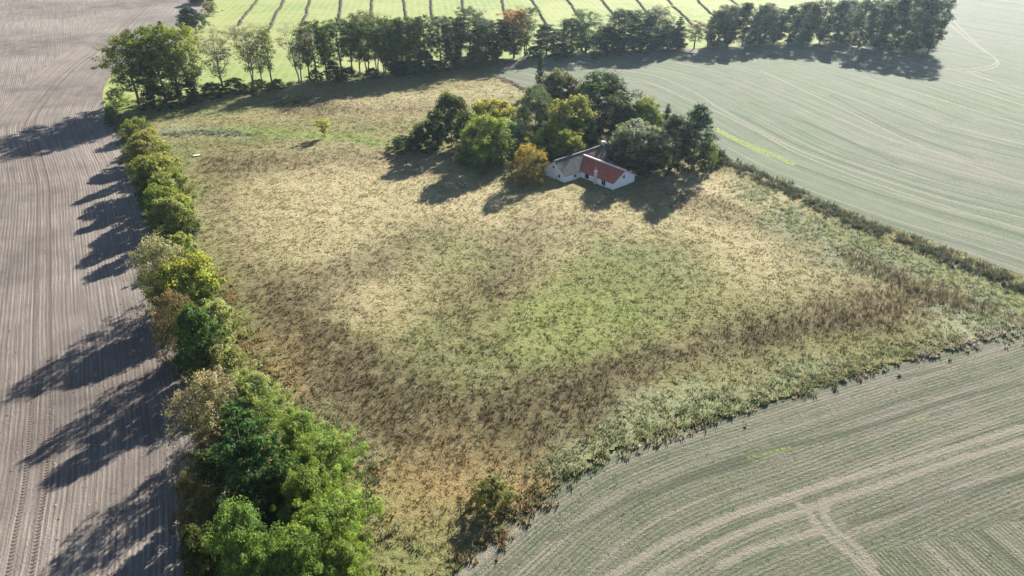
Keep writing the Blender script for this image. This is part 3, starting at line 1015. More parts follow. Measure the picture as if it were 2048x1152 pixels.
def conifer(seed, H, R, levels, nb, nleaf, ls, droop=.25, cb=.06, power=.85, narrow=.3, tuft=.5, irr=.35):
    """whorls of boughs, every bough a string of needle tufts"""
    rg = np.random.default_rng(seed)
    tb = Tubes()
    pts = np.array([[rg.normal(0, .02) * k, rg.normal(0, .02) * k, H * k / 6 - (.15 if k == 0 else 0)] for k in range(7)])
    tb.add(pts, H * .014 * np.linspace(1.1, .08, 7), 6)
    CC, CR, CD, CT = [], [], [], []
    for lv in range(levels):
        t = min(max((lv + rg.uniform(-.35, .35)) / levels, 0), .985)
        z = H * (cb + (1 - cb) * t)
        ln = R * (1 - t) ** power + .3
        for k in range(nb):
            a = 6.28 * k / nb + rg.uniform(-.5, .5) + lv * .9
            le = ln * rg.uniform(1 - irr * 1.4, 1 + irr * .6)
            d = np.array([math.cos(a), math.sin(a), 0])
            up = rg.uniform(.05, .35)
            bp = np.array([d * le * q + np.array([0, 0, z + le * (up * q - droop * q * q * 1.5 + .22 * q ** 3)]) for q in np.linspace(0, 1, 5)])
            bp[:, 2] = np.maximum(bp[:, 2], .1)
            tb.add(bp, H * .0032 * np.linspace(1, .2, 5), 3)
            side = np.array([-d[1], d[0], 0])
            nt = max(2, int(le / (tuft * .75)))
            for m in range(nt):
                q = (m + .7) / nt
                f = min(q * 4, 3.999)
                c = bp[int(f)] + (bp[int(f) + 1] - bp[int(f)]) * (f - int(f))
                for sd in ((-1, 1) if q < .95 else (0,)):
                    w = le * .30 * (1.1 - q) * rg.uniform(.5, 1.2)
                    CC.append(c + side * sd * w + d * w * .5 + np.array([0, 0, rg.normal(0, .06) * le]))
                    CR.append(tuft * rg.uniform(.55, 1.15) * (.55 + .45 * min(1, le / R * 2)))
                    CD.append(d * .8 + side * sd * .6 + np.array([0, 0, .35]))
                    CT.append(t * .35 + q * .65)
    CC, CR, CD, CT = map(np.array, (CC, CR, CD, CT))
    per = max(5, nleaf // len(CC))
    D = rg.normal(size=(len(CC), per, 3))
    D /= np.linalg.norm(D, axis=2)[:, :, None]
    C = (CC[:, None] + D * (rg.random((len(CC), per, 1)) ** .6) * CR[:, None, None] * np.array([1, 1, .5])).reshape(-1, 3)
    C[:, 2] = np.maximum(C[:, 2], .05)
    n = len(C)
    LD = np.repeat(CD, per, 0) + .8 * D.reshape(-1, 3)
    N = np.array([0, 0, .9]) + rg.normal(0, .6, (n, 3)) + .4 * D.reshape(-1, 3)
    ll = ls * rg.uniform(.6, 1.35, n)
    V, F, T, S = leaf_quads(C, N, ll, ll * narrow, rg, np.repeat(CT, per), LD)
    cs = np.repeat(np.repeat(rg.uniform(.75, 1.25, len(CC)), per), 4)
    return tb.mesh('trunk'), mesh_arr('crown', V, F, {'tip': T, 'shade': S * cs}), H, R


p_oval = lambda t: np.clip(1 - (np.abs(t - .48) / .56) ** 2.3, 0.02, 1) ** .5
p_top = lambda t: np.clip(1 - (np.abs(t - .62) / .60) ** 2.2, 0.08, 1) ** .55
p_dome = lambda t: np.clip(1 - (np.maximum(t - .25, 0) / .80) ** 2.2, 0.05, 1) ** .55
p_bush = lambda t: np.clip(1 - (t / 1.04) ** 2.0, 0.04, 1) ** .5
p_fan = lambda t: np.clip(.30 + .85 * t - .25 * np.clip(t - .8, 0, 1) * 5, .1, 1)

PROTO = {
    'tall_a': broadleaf(1, 18, 4.2, .24, 200, 8500, .95, .20, p_oval, limbs=16, twigs=1, rough=.22),
    'tall_b': broadleaf(2, 18, 4.0, .24, 180, 7500, .95, .20, p_top, stems=2, limbs=18, twigs=1, rough=.24),
    'tall_c': broadleaf(3, 18, 3.4, .28, 150, 5500, .9, .20, p_oval, limbs=13, twigs=1, rough=.24),
    'bare_a': broadleaf(4, 18, 4.4, .22, 190, 3600, 1.0, .17, p_fan, limbs=20, twigs=6),
    'bare_b': broadleaf(5, 18, 4.0, .26, 170, 2700, 1.0, .17, p_fan, stems=2, limbs=20, twigs=6),
    'slim': broadleaf(6, 18, 2.2, .24, 110, 3000, .85, .19, p_top, limbs=14, twigs=3),
    'dense_a': broadleaf(7, 18, 4.2, .03, 260, 14000, 1.05, .22, p_oval, limbs=10, fill=.5, rough=.16),
    'dense_b': broadleaf(8, 18, 3.8, .06, 240, 13000, 1.05, .22, p_top, limbs=10, fill=.5, rough=.16),
    'dense_c': broadleaf(9, 18, 3.6, .02, 250, 13000, 1.0, .22, p_dome, limbs=9, fill=.5, rough=.16),
    'round_a': broadleaf(10, 9, 4.3, .06, 230, 17000, .85, .20, p_dome, limbs=10, fill=.5, rough=.10),
    'round_b': broadleaf(11, 9, 4.3, .03, 210, 16000, .9, .21, p_oval, stems=2, limbs=12, fill=.5, rough=.10),
    'round_c': broadleaf(12, 9, 4.0, .02, 190, 15000, .85, .20, p_bush, stems=3, limbs=12, fill=.5, rough=.12),
    'silver': broadleaf(13, 9, 4.3, .03, 300, 20000, .70, .17, p_dome, limbs=10, narrow=.25, fill=.65, rough=.07),
    'shrub_a': broadleaf(14, 5, 2.9, .0, 130, 9000, .55, .13, p_bush, stems=3, limbs=9, fill=.5, rough=.2),
    'shrub_b': broadleaf(15, 5, 2.8, .0, 115, 8000, .58, .13, p_dome, stems=4, limbs=12, fill=.45, rough=.2),
    'twiggy': broadleaf(16, 8, 4.3, .03, 240, 11000, .78, .14, p_dome, stems=4, limbs=18, narrow=.4, twigs=6, fill=.45, rough=.15),
    'big': broadleaf(17, 9, 4.4, .03, 300, 30000, .78, .14, p_dome, stems=2, limbs=14, fill=.5, rough=.16),
    'feather': broadleaf(18, 6, 3.6, .0, 240, 26000, .62, .17, p_bush, stems=6, limbs=24, narrow=.2, fill=.35, rough=.28),
    'feather_b': broadleaf(28, 6, 3.6, .0, 210, 24000, .66, .17, p_oval, stems=6, limbs=24, narrow=.2, fill=.35, rough=.3),
    'lone': broadleaf(19, 5, 2.2, .28, 60, 3500, .5, .13, p_fan, limbs=8, lean=(-.7, 0)),
    'fir': conifer(20, 14, 4.8, 11, 7, 30000, .21, .12, .04, .62, .30, .62, .42),
    'spruce': conifer(21, 15, 3.6, 17, 8, 16000, .26, .25, tuft=.6),
    'column': conifer(22, 12, 1.25, 26, 6, 6000, .22, -.35, .02, .45, tuft=.4),
    'pine': conifer(23, 13, 3.4, 11, 7, 16000, .24, .05, .08, .5, .35, .75, .4),
}
TREE_RG = random.Random(5)
DG, MG, OG, YG, GG = (.030, .054, .021), (.058, .100, .026), (.100, .118, .034), (.20, .240, .042), (.100, .138, .078)
YEL, ORG, BRN, SIL, PAL = (.42, .33, .05), (.34, .19, .07), (.17, .105, .075), (.30, .33, .25), (.28, .25, .17)
TREES = []


def tree(proto, x, by, ty, w, name, label, cat='tree', col=MG, tip=YG, amt=.3, mode='c', group=None, bark=None, rot=None, zoff=0.0):
    """by, ty: marks of the foot and the top; w: crown width, all read off the photograph"""
    tm, cm, H0, R0 = PROTO[proto]
    B = g(x, by)
    h = height_to(B, ty)
    if mode == 'c':
        for _ in range(4):
            q = pr(B[0], B[1], h * .6)
            B = (B[0] + (x - q[0]) * q[2] / FPX, B[1])
    zc = pr(B[0], B[1], h * .6)[2]
    sr = (w * WIDEN.get(name, 1.0) * zc / FPX) / (2 * R0 * 1.02)
    e = obj(name, None)
    e.location = (B[0], B[1], zoff)
    e.rotation_euler = (0, 0, TREE_RG.uniform(0, 6.28) if rot is None else rot)
    e.scale = (sr, sr, h / H0)
    a = obj('trunk', tm, bark or M_BARK, e)
    if bark is not None and tm.materials[0] is not bark:
        a.material_slots[0].link = 'OBJECT'
        a.material_slots[0].material = bark
    c = obj('crown', cm, M_LEAF, e)
    j = TREE_RG.uniform(.85, 1.15)
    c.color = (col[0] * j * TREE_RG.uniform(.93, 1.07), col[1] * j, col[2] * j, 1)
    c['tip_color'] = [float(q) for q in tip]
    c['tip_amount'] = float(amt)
    tag(e, label, cat, group)
    TREES.append(e)
    return e


WIDEN = {'windbreak_tree': 1.32, 'shelterbelt_tree': 1.4, 'garden_tree': 1.12, 'garden_bush': 1.2, 'understory_shrub': 1.25, 'hedge_shrub': 1.42, 'hedge_tree': 1.12, 'feathery_shrub': 1.1}
ORD = ['first', 'second', 'third', 'fourth', 'fifth', 'sixth', 'seventh', 'eighth', 'ninth', 'tenth', 'eleventh', 'twelfth', 'thirteenth', 'fourteenth', 'fifteenth', 'sixteenth', 'seventeenth', 'eighteenth', 'nineteenth', 'twentieth', 'twenty-first', 'twenty-second', 'twenty-third', 'twenty-fourth', 'twenty-fifth']
GT = 'trees of the far windbreak row'
ROW1 = [('tall_a', 280, 210, 76, 84, OG, YG, .5, 'spreading dark green tree'), ('tall_b', 308, 214, 64, 60, MG, OG, .5, 'leafy dark green tree'), ('tall_a', 335, 215, 58, 66, MG, YG, .6, 'leafy olive green tree'),
        ('tall_c', 363, 212, 55, 62, OG, YG, .8, 'yellow green topped tree'), ('tall_b', 391, 206, 55, 58, OG, YG, .9, 'yellow green tree'), ('bare_a', 447, 182, 57, 74, OG, PAL, .5, 'half-bare grey tree'),
        ('bare_b', 507, 175, 52, 60, OG, PAL, .5, 'half-bare tree with pale limbs'), ('bare_a', 526, 174, 54, 48, OG, YG, .3, 'thin half-bare tree'), ('slim', 545, 171, 60, 26, OG, YG, .3, 'slim sparse tree left of the gap'),
        ('bare_b', 602, 167, 54, 60, OG, PAL, .4, 'half-bare forked tree right of the gap'), ('slim', 620, 160, 56, 26, OG, YG, .3, 'slim sparse tree'), ('tall_a', 634, 160, 46, 54, MG, OG, .4, 'leafy green tree'), ('slim', 655, 157, 50, 28, MG, YG, .3, 'slim sparse tree'),
        ('tall_c', 685, 155, 39, 50, MG, OG, .4, 'leafy green tree'), ('tall_c', 706, 153, 42, 42, MG, OG, .3, 'leafy green tree'), ('bare_a', 721, 152, 34, 50, OG, PAL, .3, 'half-bare tall tree'), ('tall_b', 737, 152, 30, 56, MG, GG, .4, 'tall leafy tree'),
        ('bare_b', 755, 151, 30, 52, OG, PAL, .4, 'half-bare grey tree'), ('tall_b', 770, 150, 36, 44, OG, GG, .3, 'slim tree'), ('dense_b', 783, 148, 42, 36, OG, GG, .4, 'leafy tree'), ('dense_c', 799, 146, 40, 34, MG, GG, .3, 'slim tree'),
        ('tall_c', 815, 145, 36, 40, OG, GG, .4, 'leafy olive tree'), ('dense_b', 832, 143, 37, 40, OG, GG, .3, 'slim tree'), ('tall_c', 853, 142, 33, 42, DG, MG, .5, 'dark green tree')]
for i, (p, x, b, t, w, c, tp, am, lab) in enumerate(ROW1):
    tree(p, x, b, t, w, 'windbreak_tree', f'{lab}, {ORD[i]} from the left in the far windbreak row', 'tree', c, tp, am, 'b', GT, M_BARKG if 'bare' in p else None)
ROW2 = [('tall_a', 882, 139, 36, 44, DG, GG, .4, 'tall dark green tree left of the broad blue green one in the windbreak'), ('dense_b', 910, 134, 38, 42, DG, GG, .4, 'narrow dark tree beside the broad blue green one in the windbreak'),
        ('tall_a', 940, 128, 20, 66, DG, GG, .6, 'broad tall blue green tree in the middle of the windbreak'), ('dense_c', 966, 122, 40, 44, DG, GG, .3, 'dark narrow tree two places left of the orange windbreak tree'),
        ('dense_b', 994, 119, 42, 46, DG, DG, .2, 'dark tree touching the left side of the orange windbreak tree'), ('dense_b', 1028, 116, 22, 52, OG, ORG, 1.0, 'orange turning tree in the windbreak row behind the house'),
        ('tall_b', 1050, 112, 17, 50, MG, GG, .5, 'green tree touching the right side of the orange windbreak tree'), ('dense_c', 1093, 111, 50, 42, DG, GG, .3, 'dark pointed tree behind the columnar conifer'),
        ('dense_a', 1142, 107, 40, 52, MG, GG, .5, 'pale green tree right of the dark pointed windbreak tree'), ('tall_b', 1172, 105, 25, 54, MG, GG, .7, 'grey green tree with feathery top in the right half of the windbreak'), ('dense_c', 1213, 102, 54, 46, DG, DG, .2, 'low dark tree below the grey green windbreak tops'),
        ('dense_a', 1244, 101, 20, 50, DG, GG, .5, 'tall blue green tree left of the whitish windbreak tree'), ('dense_b', 1282, 100, 22, 46, DG, GG, .6, 'green tree touching the left side of the whitish windbreak tree'), ('dense_a', 1313, 99, 13, 56, GG, (.42, .42, .36), 1.0, 'whitish silver topped tree in the windbreak'),
        ('dense_c', 1334, 99, 52, 40, DG, DG, .2, 'low dark bushy tree under the whitish windbreak tree'), ('spruce', 1355, 99, 32, 32, DG, DG, .2, 'dark pointed conifer at the left of the bright gap in the windbreak'),
        ('tall_c', 1388, 98, 43, 36, OG, ORG, .4, 'small olive tree standing in the bright gap of the windbreak'), ('slim', 1414, 98, 48, 16, OG, YG, .3, 'thin sparse tree at the right of the bright gap')]
for p, x, b, t, w, c, tp, am, lab in ROW2:
    tree(p, x, b, t, w, 'windbreak_tree', lab, 'tree', c, tp, am, 'b', GT)
BLOCK = [(200, 66, 280, 84), (282, 40, 279, 92), (370, 22, 274, 100), (470, 32, 267, 96), (556, 56, 262, 90), (640, 40, 260, 92), (730, 18, 258, 100), (830, 8, 257, 104), (930, 8, 266, 106), (1060, 4, 286, 110), (1150, 8, 296, 110), (1250, -12, 305, 116), (1365, -24, 312, 120), (1475, -34, 316, 124)]
for i, (zx, zt, zb, w) in enumerate(BLOCK):
    tree(['dense_a', 'dense_b', 'dense_c'][i % 3], 1360 + zx / 2.977, zb / 2.977, zt / 2.977, w / 2.977, 'shelterbelt_tree',
         (f'dense dark blue green tree, {ORD[i]} from the left in the right hand shelterbelt block' if i < 13 else 'dense dark tree at the right hand end of the shelterbelt block'), 'tree', (.026, .044, .025), GG, .30, 'b', 'trees of the dense right hand shelterbelt')
for i, (x, b, t, w) in enumerate([(1450, 80, 12, 40), (1530, 74, 8, 42), (1610, 70, 6, 42), (1690, 72, 0, 44), (1770, 76, -8, 46), (1830, 80, -16, 44)]):
    tree(['dense_b', 'dense_c'][i % 2], x, b, t, w, 'shelterbelt_tree', f'pale topped tree in the back row of the right hand shelterbelt, {ORD[i]} from the left', 'tree', GG, PAL, .5, 'b', 'trees of the dense right hand shelterbelt')
US = [('shrub_a', 318, 212, 172, 62, DG, 'dark shrub under the left end of the windbreak row'), ('shrub_b', 372, 208, 168, 60, DG, 'dark shrub under the yellow green windbreak trees'), ('shrub_a', 425, 193, 166, 46, DG, 'low dark shrub at the foot of the half-bare grey tree'),
      ('shrub_b', 470, 186, 160, 50, MG, 'olive shrub between two half-bare windbreak trees'), ('shrub_a', 520, 180, 160, 44, OG, 'olive shrub just left of the gap in the windbreak'), ('shrub_a', 555, 176, 158, 26, OG, 'small olive shrub in the gap of the windbreak'),
      ('shrub_a', 632, 165, 139, 26, DG, 'small dark shrub right of the windbreak gap'), ('dense_c', 668, 162, 122, 28, DG, 'upright dark bush under the windbreak trees'), ('shrub_b', 695, 160, 136, 44, DG, 'dark rounded bush beside the upright dark bush'),
      ('round_b', 800, 152, 124, 34, DG, 'dark squat bush under the middle of the windbreak'), ('shrub_b', 835, 147, 128, 30, DG, 'small dark bush right of the squat dark bush'), ('round_c', 852, 144, 104, 38, (.09, .09, .05), 'brownish tall bush under the windbreak'),
      ('shrub_a', 1066, 116, 92, 30, DG, 'dark bush behind the top of the columnar conifer'), ('shrub_a', 1120, 113, 86, 44, DG, 'dark bush right of the columnar conifer'), ('shrub_b', 1190, 107, 76, 56, DG, 'dark shrub under the grey green windbreak tops'), ('shrub_a', 1262, 103, 74, 56, DG, 'dark shrub under the tall blue green windbreak trees'), ('shrub_b', 1310, 102, 74, 46, DG, 'dark shrub under the whitish windbreak tree')]
for k, (x, b) in enumerate([(745, 156), (820, 150), (872, 144), (900, 140), (925, 136), (952, 130), (978, 126)]):
    US.append((['shrub_a', 'shrub_b', 'round_c'][k % 3], x, b, b - 20 - (k * 7) % 13, 30 + (k * 11) % 14, [DG, MG, OG][k % 3], f'low undergrowth bush below the windbreak, {ORD[k]} of those left of the orange tree'))
for p, x, b, t, w, c, lab in US:
    tree(p, x, b, t, w, 'understory_shrub', lab, 'shrub', c, MG, .3, 'b', 'shrubs under the windbreak')
tree('round_a', 380, 62, 16, 50, 'dark_tree', 'lone dark round tree at the edge of the ploughed field beyond the windbreak', 'tree', (.038, .050, .030), DG, .2, 'c')
tree('shrub_a', 320, 62, 42, 15, 'small_bush', 'tiny dark bush on the ploughed field beyond the windbreak', 'shrub', DG, MG, .3)
tree('shrub_b', 418, 30, 4, 34, 'pale_bush', 'pale green bush right of the lone dark round tree', 'shrub', (.20, .23, .11), PAL, .5)
tree('round_c', 404, 6, -26, 50, 'dark_tree', 'dark tree cut off by the top edge of the picture', 'tree', DG, MG, .3)
tree('shrub_a', 232, 212, 176, 42, 'bright_bush', 'bright pale green bush at the left foot of the windbreak', 'shrub', (.20, .25, .09), PAL, .6)
tree('shrub_b', 222, 246, 216, 34, 'green_bush', 'dark green bush at the top corner of the ploughed field edge', 'shrub', MG, YG, .5)

GH = 'trees and bushes round the farmhouse'
for a in [('round_a', 901, 290, 190, 74, 'garden_tree', 'dark round tree with yellow tip, leftmost tall one near the house', 'tree', (.032, .058, .026), (.25, .25, .05), .3),
          ('shrub_b', 857, 296, 248, 54, 'garden_bush', 'dark bush left of the dark round tree with yellow tip', 'shrub', DG, MG, .3),
          ('shrub_a', 806, 300, 273, 52, 'garden_bush', 'low dark green bush at the far left of the house garden', 'shrub', MG, GG, .5),
          ('shrub_b', 832, 298, 262, 34, 'garden_bush', 'small dark bush between the two leftmost garden bushes', 'shrub', DG, GG, .4),
          ('round_b', 988, 290, 204, 80, 'garden_tree', 'yellow green tree with bright yellow left side behind the garden', 'tree', (.105, .130, .040), (.36, .33, .05), .75),
          ('big', 972, 330, 236, 104, 'garden_tree', 'broad bright green tree left of the orange bush', 'tree', (.105, .150, .045), YG, .8),
          ('silver', 1026, 312, 240, 60, 'garden_tree', 'silvery green tree behind the orange bush', 'tree', GG, SIL, .8),
          ('shrub_a', 1006, 300, 262, 34, 'garden_bush', 'orange tinted bush on the right of the broad green tree', 'shrub', OG, ORG, .8),
          ('silver', 1071, 285, 177, 80, 'garden_tree', 'dense round grey green willow, tallest behind the garden left', 'tree', (.060, .085, .055), GG, .8),
          ('round_b', 1138, 305, 197, 88, 'garden_tree', 'green tree with golden top in the middle of the garden', 'tree', (.080, .120, .042), (.27, .25, .07), .7),
          ('round_a', 1122, 250, 146, 92, 'garden_tree', 'large dark tree with brownish top next to the columnar conifer', 'tree', DG, (.17, .16, .075), .7),
          ('big', 1205, 268, 150, 130, 'garden_tree', 'largest dark green tree behind the house', 'tree', (.040, .060, .030), MG, .4),
          ('round_c', 1170, 300, 238, 46, 'garden_tree', 'dark shaded tree just above the grey roof ridge', 'tree', (.035, .055, .03), YG, .25),
          ('big', 1115, 326, 250, 84, 'garden_tree', 'bright yellow green round tree above the grey roof', 'tree', (.115, .165, .040), (.30, .32, .05), .7),
          ('twiggy', 1057, 366, 291, 68, 'garden_bush', 'orange yellow autumn bush at the left of the grey gable', 'shrub', (.15, .125, .05), (.36, .26, .06), .95),
          ('round_b', 1272, 338, 247, 104, 'garden_tree', 'dark round tree with silvery right side behind the red roof', 'tree', DG, SIL, .5),
          ('round_c', 1250, 290, 210, 60, 'garden_tree', 'dark tree between the largest tree and the olive one', 'tree', DG, MG, .4),
          ('round_a', 1292, 285, 200, 70, 'garden_tree', 'olive yellow green tree behind the garden right', 'tree', OG, YG, .9),
          ('spruce', 1334, 280, 206, 34, 'garden_conifer', 'small dark spire right of the olive tree', 'conifer', DG, MG, .3),
          ('dense_c', 1352, 336, 232, 64, 'garden_tree', 'blue green tree left of the large dark one at the garden end', 'tree', (.055, .085, .05), GG, .6),
          ('dense_c', 1394, 342, 214, 66, 'garden_tree', 'large dark blue green tree at the right end of the house garden', 'tree', (.038, .066, .042), GG, .4),
          ('shrub_a', 1414, 334, 277, 36, 'garden_bush', 'yellowish bush at the right foot of the large dark garden tree', 'shrub', OG, YG, .8),
          ('shrub_b', 1310, 342, 296, 56, 'garden_bush', 'dark bush at the foot of the trees right of the red roof', 'shrub', DG, MG, .3),
          ('shrub_a', 1240, 322, 276, 44, 'garden_bush', 'dark bush behind the ridge of the red roof', 'shrub', DG, MG, .3),
          ('shrub_b', 945, 318, 282, 50, 'garden_bush', 'green bush at the left foot of the broad green tree', 'shrub', MG, YG, .4),
          ('column', 1081, 184, 100, 17, 'columnar_conifer', 'tall slim dark columnar conifer in front of the windbreak', 'conifer', (.030, .048, .028), DG, .2)]:
    tree(*a, 'c', GH)
tree('lone', 648, 275, 238, 42, 'young_tree', 'small lone lime yellow tree in the middle of the upper meadow', 'tree', (.27, .29, .07), (.38, .38, .12), .7, 'c', rot=0.0)
GE = 'hedge along the ploughed field'
for a in [('shrub_b', 272, 275, 238, 44, 'hedge_shrub', 'yellow green shrub at the far end of the hedge', 'shrub', OG, YG, .8),
          ('round_c', 288, 325, 268, 56, 'hedge_shrub', 'olive shrub, second from the far end of the hedge', 'shrub', (.13, .14, .045), (.28, .26, .08), .9),
          ('round_b', 308, 380, 312, 62, 'hedge_shrub', 'yellow green shrub, third from the far end of the hedge', 'shrub', (.12, .14, .045), (.26, .25, .07), .9),
          ('round_c', 326, 425, 350, 60, 'hedge_shrub', 'green shrub, fourth from the far end of the hedge', 'shrub', (.11, .14, .045), (.24, .25, .08), .9),
          ('round_c', 284, 352, 282, 50, 'hedge_tree', 'olive tree on the field side near the far end of the hedge', 'tree', OG, (.22, .21, .07), .8),
          ('round_c', 300, 402, 326, 56, 'hedge_tree', 'green tree on the field side between the yellow green hedge shrubs', 'tree', MG, (.22, .22, .07), .8),
          ('round_b', 318, 452, 372, 56, 'hedge_tree', 'dark green tree on the field side below the yellow green hedge shrubs', 'tree', MG, YG, .6),
          ('shrub_b', 296, 300, 262, 40, 'hedge_shrub', 'bright yellow green bush on the meadow side at the far end of the hedge', 'shrub', (.15, .16, .05), (.30, .28, .08), .9),
          ('shrub_a', 326, 352, 306, 46, 'hedge_shrub', 'bright olive bush on the meadow side, second from the far end', 'shrub', (.15, .17, .055), (.28, .27, .08), .9),
          ('shrub_b', 352, 450, 396, 48, 'hedge_shrub', 'yellow green bush on the meadow side above the pale topped hedge tree', 'shrub', (.15, .18, .055), (.27, .28, .08), .9),
          ('shrub_a', 362, 520, 468, 50, 'hedge_shrub', 'bright green bush on the meadow side behind the pale topped hedge tree', 'shrub', (.16, .20, .06), (.28, .30, .09), .8),
          ('shrub_a', 352, 400, 345, 44, 'hedge_shrub', 'pale olive bush on the meadow side of the upper hedge', 'shrub', (.16, .17, .07), YG, .7),
          ('round_c', 340, 478, 398, 58, 'hedge_shrub', 'grey green shrub just above the pale topped hedge tree', 'shrub', (.12, .15, .05), (.24, .26, .10), .8),
          ('shrub_a', 368, 470, 420, 40, 'hedge_shrub', 'small pale green bush on the meadow side of the grey green shrub', 'shrub', GG, YG, .7),
          ('twiggy', 322, 612, 476, 112, 'hedge_tree', 'hedge tree with pale bare twigs on top, halfway along', 'tree', (.105, .120, .05), (.36, .33, .26), .8),
          ('round_b', 372, 625, 520, 84, 'hedge_shrub', 'yellow green shrub on the meadow side of the pale topped tree', 'shrub', (.13, .16, .045), (.30, .30, .06), .8),
          ('shrub_b', 405, 600, 545, 46, 'hedge_shrub', 'small light green bush beside the yellow green hedge shrub', 'shrub', (.16, .20, .06), YG, .6),
          ('twiggy', 356, 722, 590, 92, 'hedge_tree', 'reddish brown leaved tree in the hedge', 'tree', (.095, .080, .045), (.18, .125, .08), .9),
          ('round_a', 398, 750, 618, 84, 'hedge_tree', 'dark green tree right of the reddish brown one in the hedge', 'tree', (.065, .105, .035), MG, .4),
          ('shrub_a', 432, 680, 604, 64, 'hedge_shrub', 'pale green shrub on the meadow side of the dark green hedge tree', 'shrub', (.18, .21, .09), (.30, .30, .16), .6),
          ('shrub_b', 448, 765, 690, 74, 'hedge_shrub', 'olive shrub between the dark green hedge tree and the meadow', 'shrub', (.15, .17, .07), (.28, .27, .13), .7),
          ('twiggy', 418, 895, 752, 140, 'hedge_tree', 'wide grey twiggy bush above the foreground fir', 'shrub', (.115, .110, .065), (.32, .27, .20), .95),
          ('feather', 510, 860, 758, 96, 'hedge_shrub', 'pale green feathery shrub right of the wide grey bush', 'shrub', (.16, .205, .075), (.26, .29, .12), .6),
          ('fir', 488, 1050, 800, 190, 'fir_tree', 'large dark green fir standing in the hedge in the foreground', 'conifer', (.040, .082, .030), (.085, .155, .045), .7),
          ('fir', 566, 1040, 880, 110, 'fir_tree', 'smaller fir right of the large foreground fir', 'conifer', (.052, .100, .033), (.105, .175, .048), .7),
          ('twiggy', 392, 1130, 960, 92, 'hedge_tree', 'dark olive brown bush at the field edge left of the large fir', 'shrub', (.050, .048, .025), (.10, .085, .035), .7),
          ('round_c', 440, 990, 900, 84, 'hedge_shrub', 'dark shaded bush between the wide grey bush and the large fir', 'shrub', (.045, .062, .026), OG, .4),
          ('round_c', 398, 1210, 1060, 80, 'hedge_tree', 'dark bush at the bottom edge beside the ploughed field', 'shrub', (.050, .055, .025), OG, .4),
          ('big', 492, 1215, 1022, 122, 'hedge_tree', 'fresh green broadleaf tree below the large fir at the bottom', 'tree', (.070, .125, .036), (.13, .195, .06), .7),
          ('shrub_b', 478, 1042, 985, 56, 'hedge_shrub', 'small silvery twigged bush between the large fir and the broadleaf tree', 'shrub', GG, SIL, .8),
          ('feather', 600, 930, 835, 120, 'feathery_shrub', 'light green feathery shrub right of the large fir, uppermost of these', 'shrub', (.130, .190, .050), (.22, .27, .08), .5),
          ('feather_b', 645, 985, 885, 110, 'feathery_shrub', 'light green feathery shrub at the meadow edge right of the smaller fir', 'shrub', (.135, .195, .055), (.22, .27, .085), .5),
          ('feather', 620, 1070, 950, 130, 'feathery_shrub', 'light green feathery shrub below the smaller fir', 'shrub', (.125, .185, .048), (.21, .265, .075), .5),
          ('feather_b', 665, 1150, 1020, 136, 'feathery_shrub', 'light green feathery shrub at the bottom nearest the meadow', 'shrub', (.130, .190, .05), (.22, .28, .08), .5),
          ('feather', 600, 1215, 1075, 150, 'feathery_shrub', 'light green feathery shrub cut off by the bottom edge', 'shrub', (.120, .180, .045), (.205, .26, .075), .5),
          ('feather', 690, 1215, 1095, 110, 'feathery_shrub', 'light green feathery shrub in the bottom corner of the meadow', 'shrub', (.120, .180, .045), (.205, .26, .075), .5)]:
    tree(*a, 'c', GE)
tree('shrub_a', 985, 1010, 962, 84, 'meadow_bush', 'lone olive bush at the lower meadow edge by the crop field', 'shrub', (.10, .115, .042), (.17, .165, .065), .6)
tree('shrub_a', 1440, 326, 300, 36, 'meadow_bush', 'low dark bush where the field margin meets the large dark garden tree', 'shrub', DG, GG, .5)

# ------------------------------------------------------------------ farmhouse
TH = math.radians(41.0)
hx, hy = g(1128.9, 367.3)
house = obj('farmhouse', None)
house.location = (hx, hy, 0)
house.rotation_euler = (0, 0, TH)
tag(house, 'white walled farmhouse with a grey roofed wing and a red roofed wing', 'house')


def mat_wall():
    t = NT('whitewash')
    n, m = t.noise(.6, 4), t.noise(5, 4)
    c = t.mix(t.ramp(n, .3, .75), (.80, .82, .85), (.88, .89, .90))
    c = t.mix(t.math('MULTIPLY', t.ramp(m, .58, .72), .4), c, (.50, .49, .46))
    return t.done(t.bsdf(c, .9, t.bump(m, .4, .05), .2))


def mat_plain(name, a, b, sc=2.0, rough=.7, spec=.3, metal=0.0):
    t = NT(name)
    n = t.noise(sc, 4)
    return t.done(t.bsdf(t.mix(t.ramp(n, .3, .7), a, b), rough, t.bump(n, .3, .05), spec, metal))


def mat_glass():
    t = NT('window_glass')
    return t.done(t.bsdf((.02, .025, .03), .08, None, .6))


M_WALL = mat_wall()
M_RED = mat_plain('red_roof', (.33, .085, .050), (.45, .125, .075), 1.2, .7, .25)
M_RIDGE = mat_plain('ridge_sun_glint', (.62, .50, .48), (.72, .60, .57), 3, .35, .8)  # pale pink colour stands for the sun glinting along the red ridge
M_GREY = mat_plain('fibre_cement', (.075, .078, .078), (.14, .135, .125), .9, .85, .2)
M_FRAME = mat_plain('window_paint', (.62, .64, .62), (.72, .73, .7), 4, .6)
M_DARKF = mat_plain('dark_paint', (.10, .12, .12), (.15, .17, .16), 4, .6)
M_HATCH = mat_plain('hatch_paint', (.34, .13, .13), (.42, .18, .17), 4, .7)
M_BRICK = mat_plain('weathered_mortar', (.50, .50, .50), (.72, .72, .72), 3, .9)
M_METAL = mat_plain('galvanised', (.5, .52, .55), (.62, .64, .66), 4, .35, .5, .7)
M_GLASS = mat_glass()


def prism(name, V, F, mat, parent):
    me = bpy.data.meshes.new(name)
    me.from_pydata([tuple(map(float, v)) for v in V], [], F)
    me.validate()
    return obj(name, me, mat, parent)


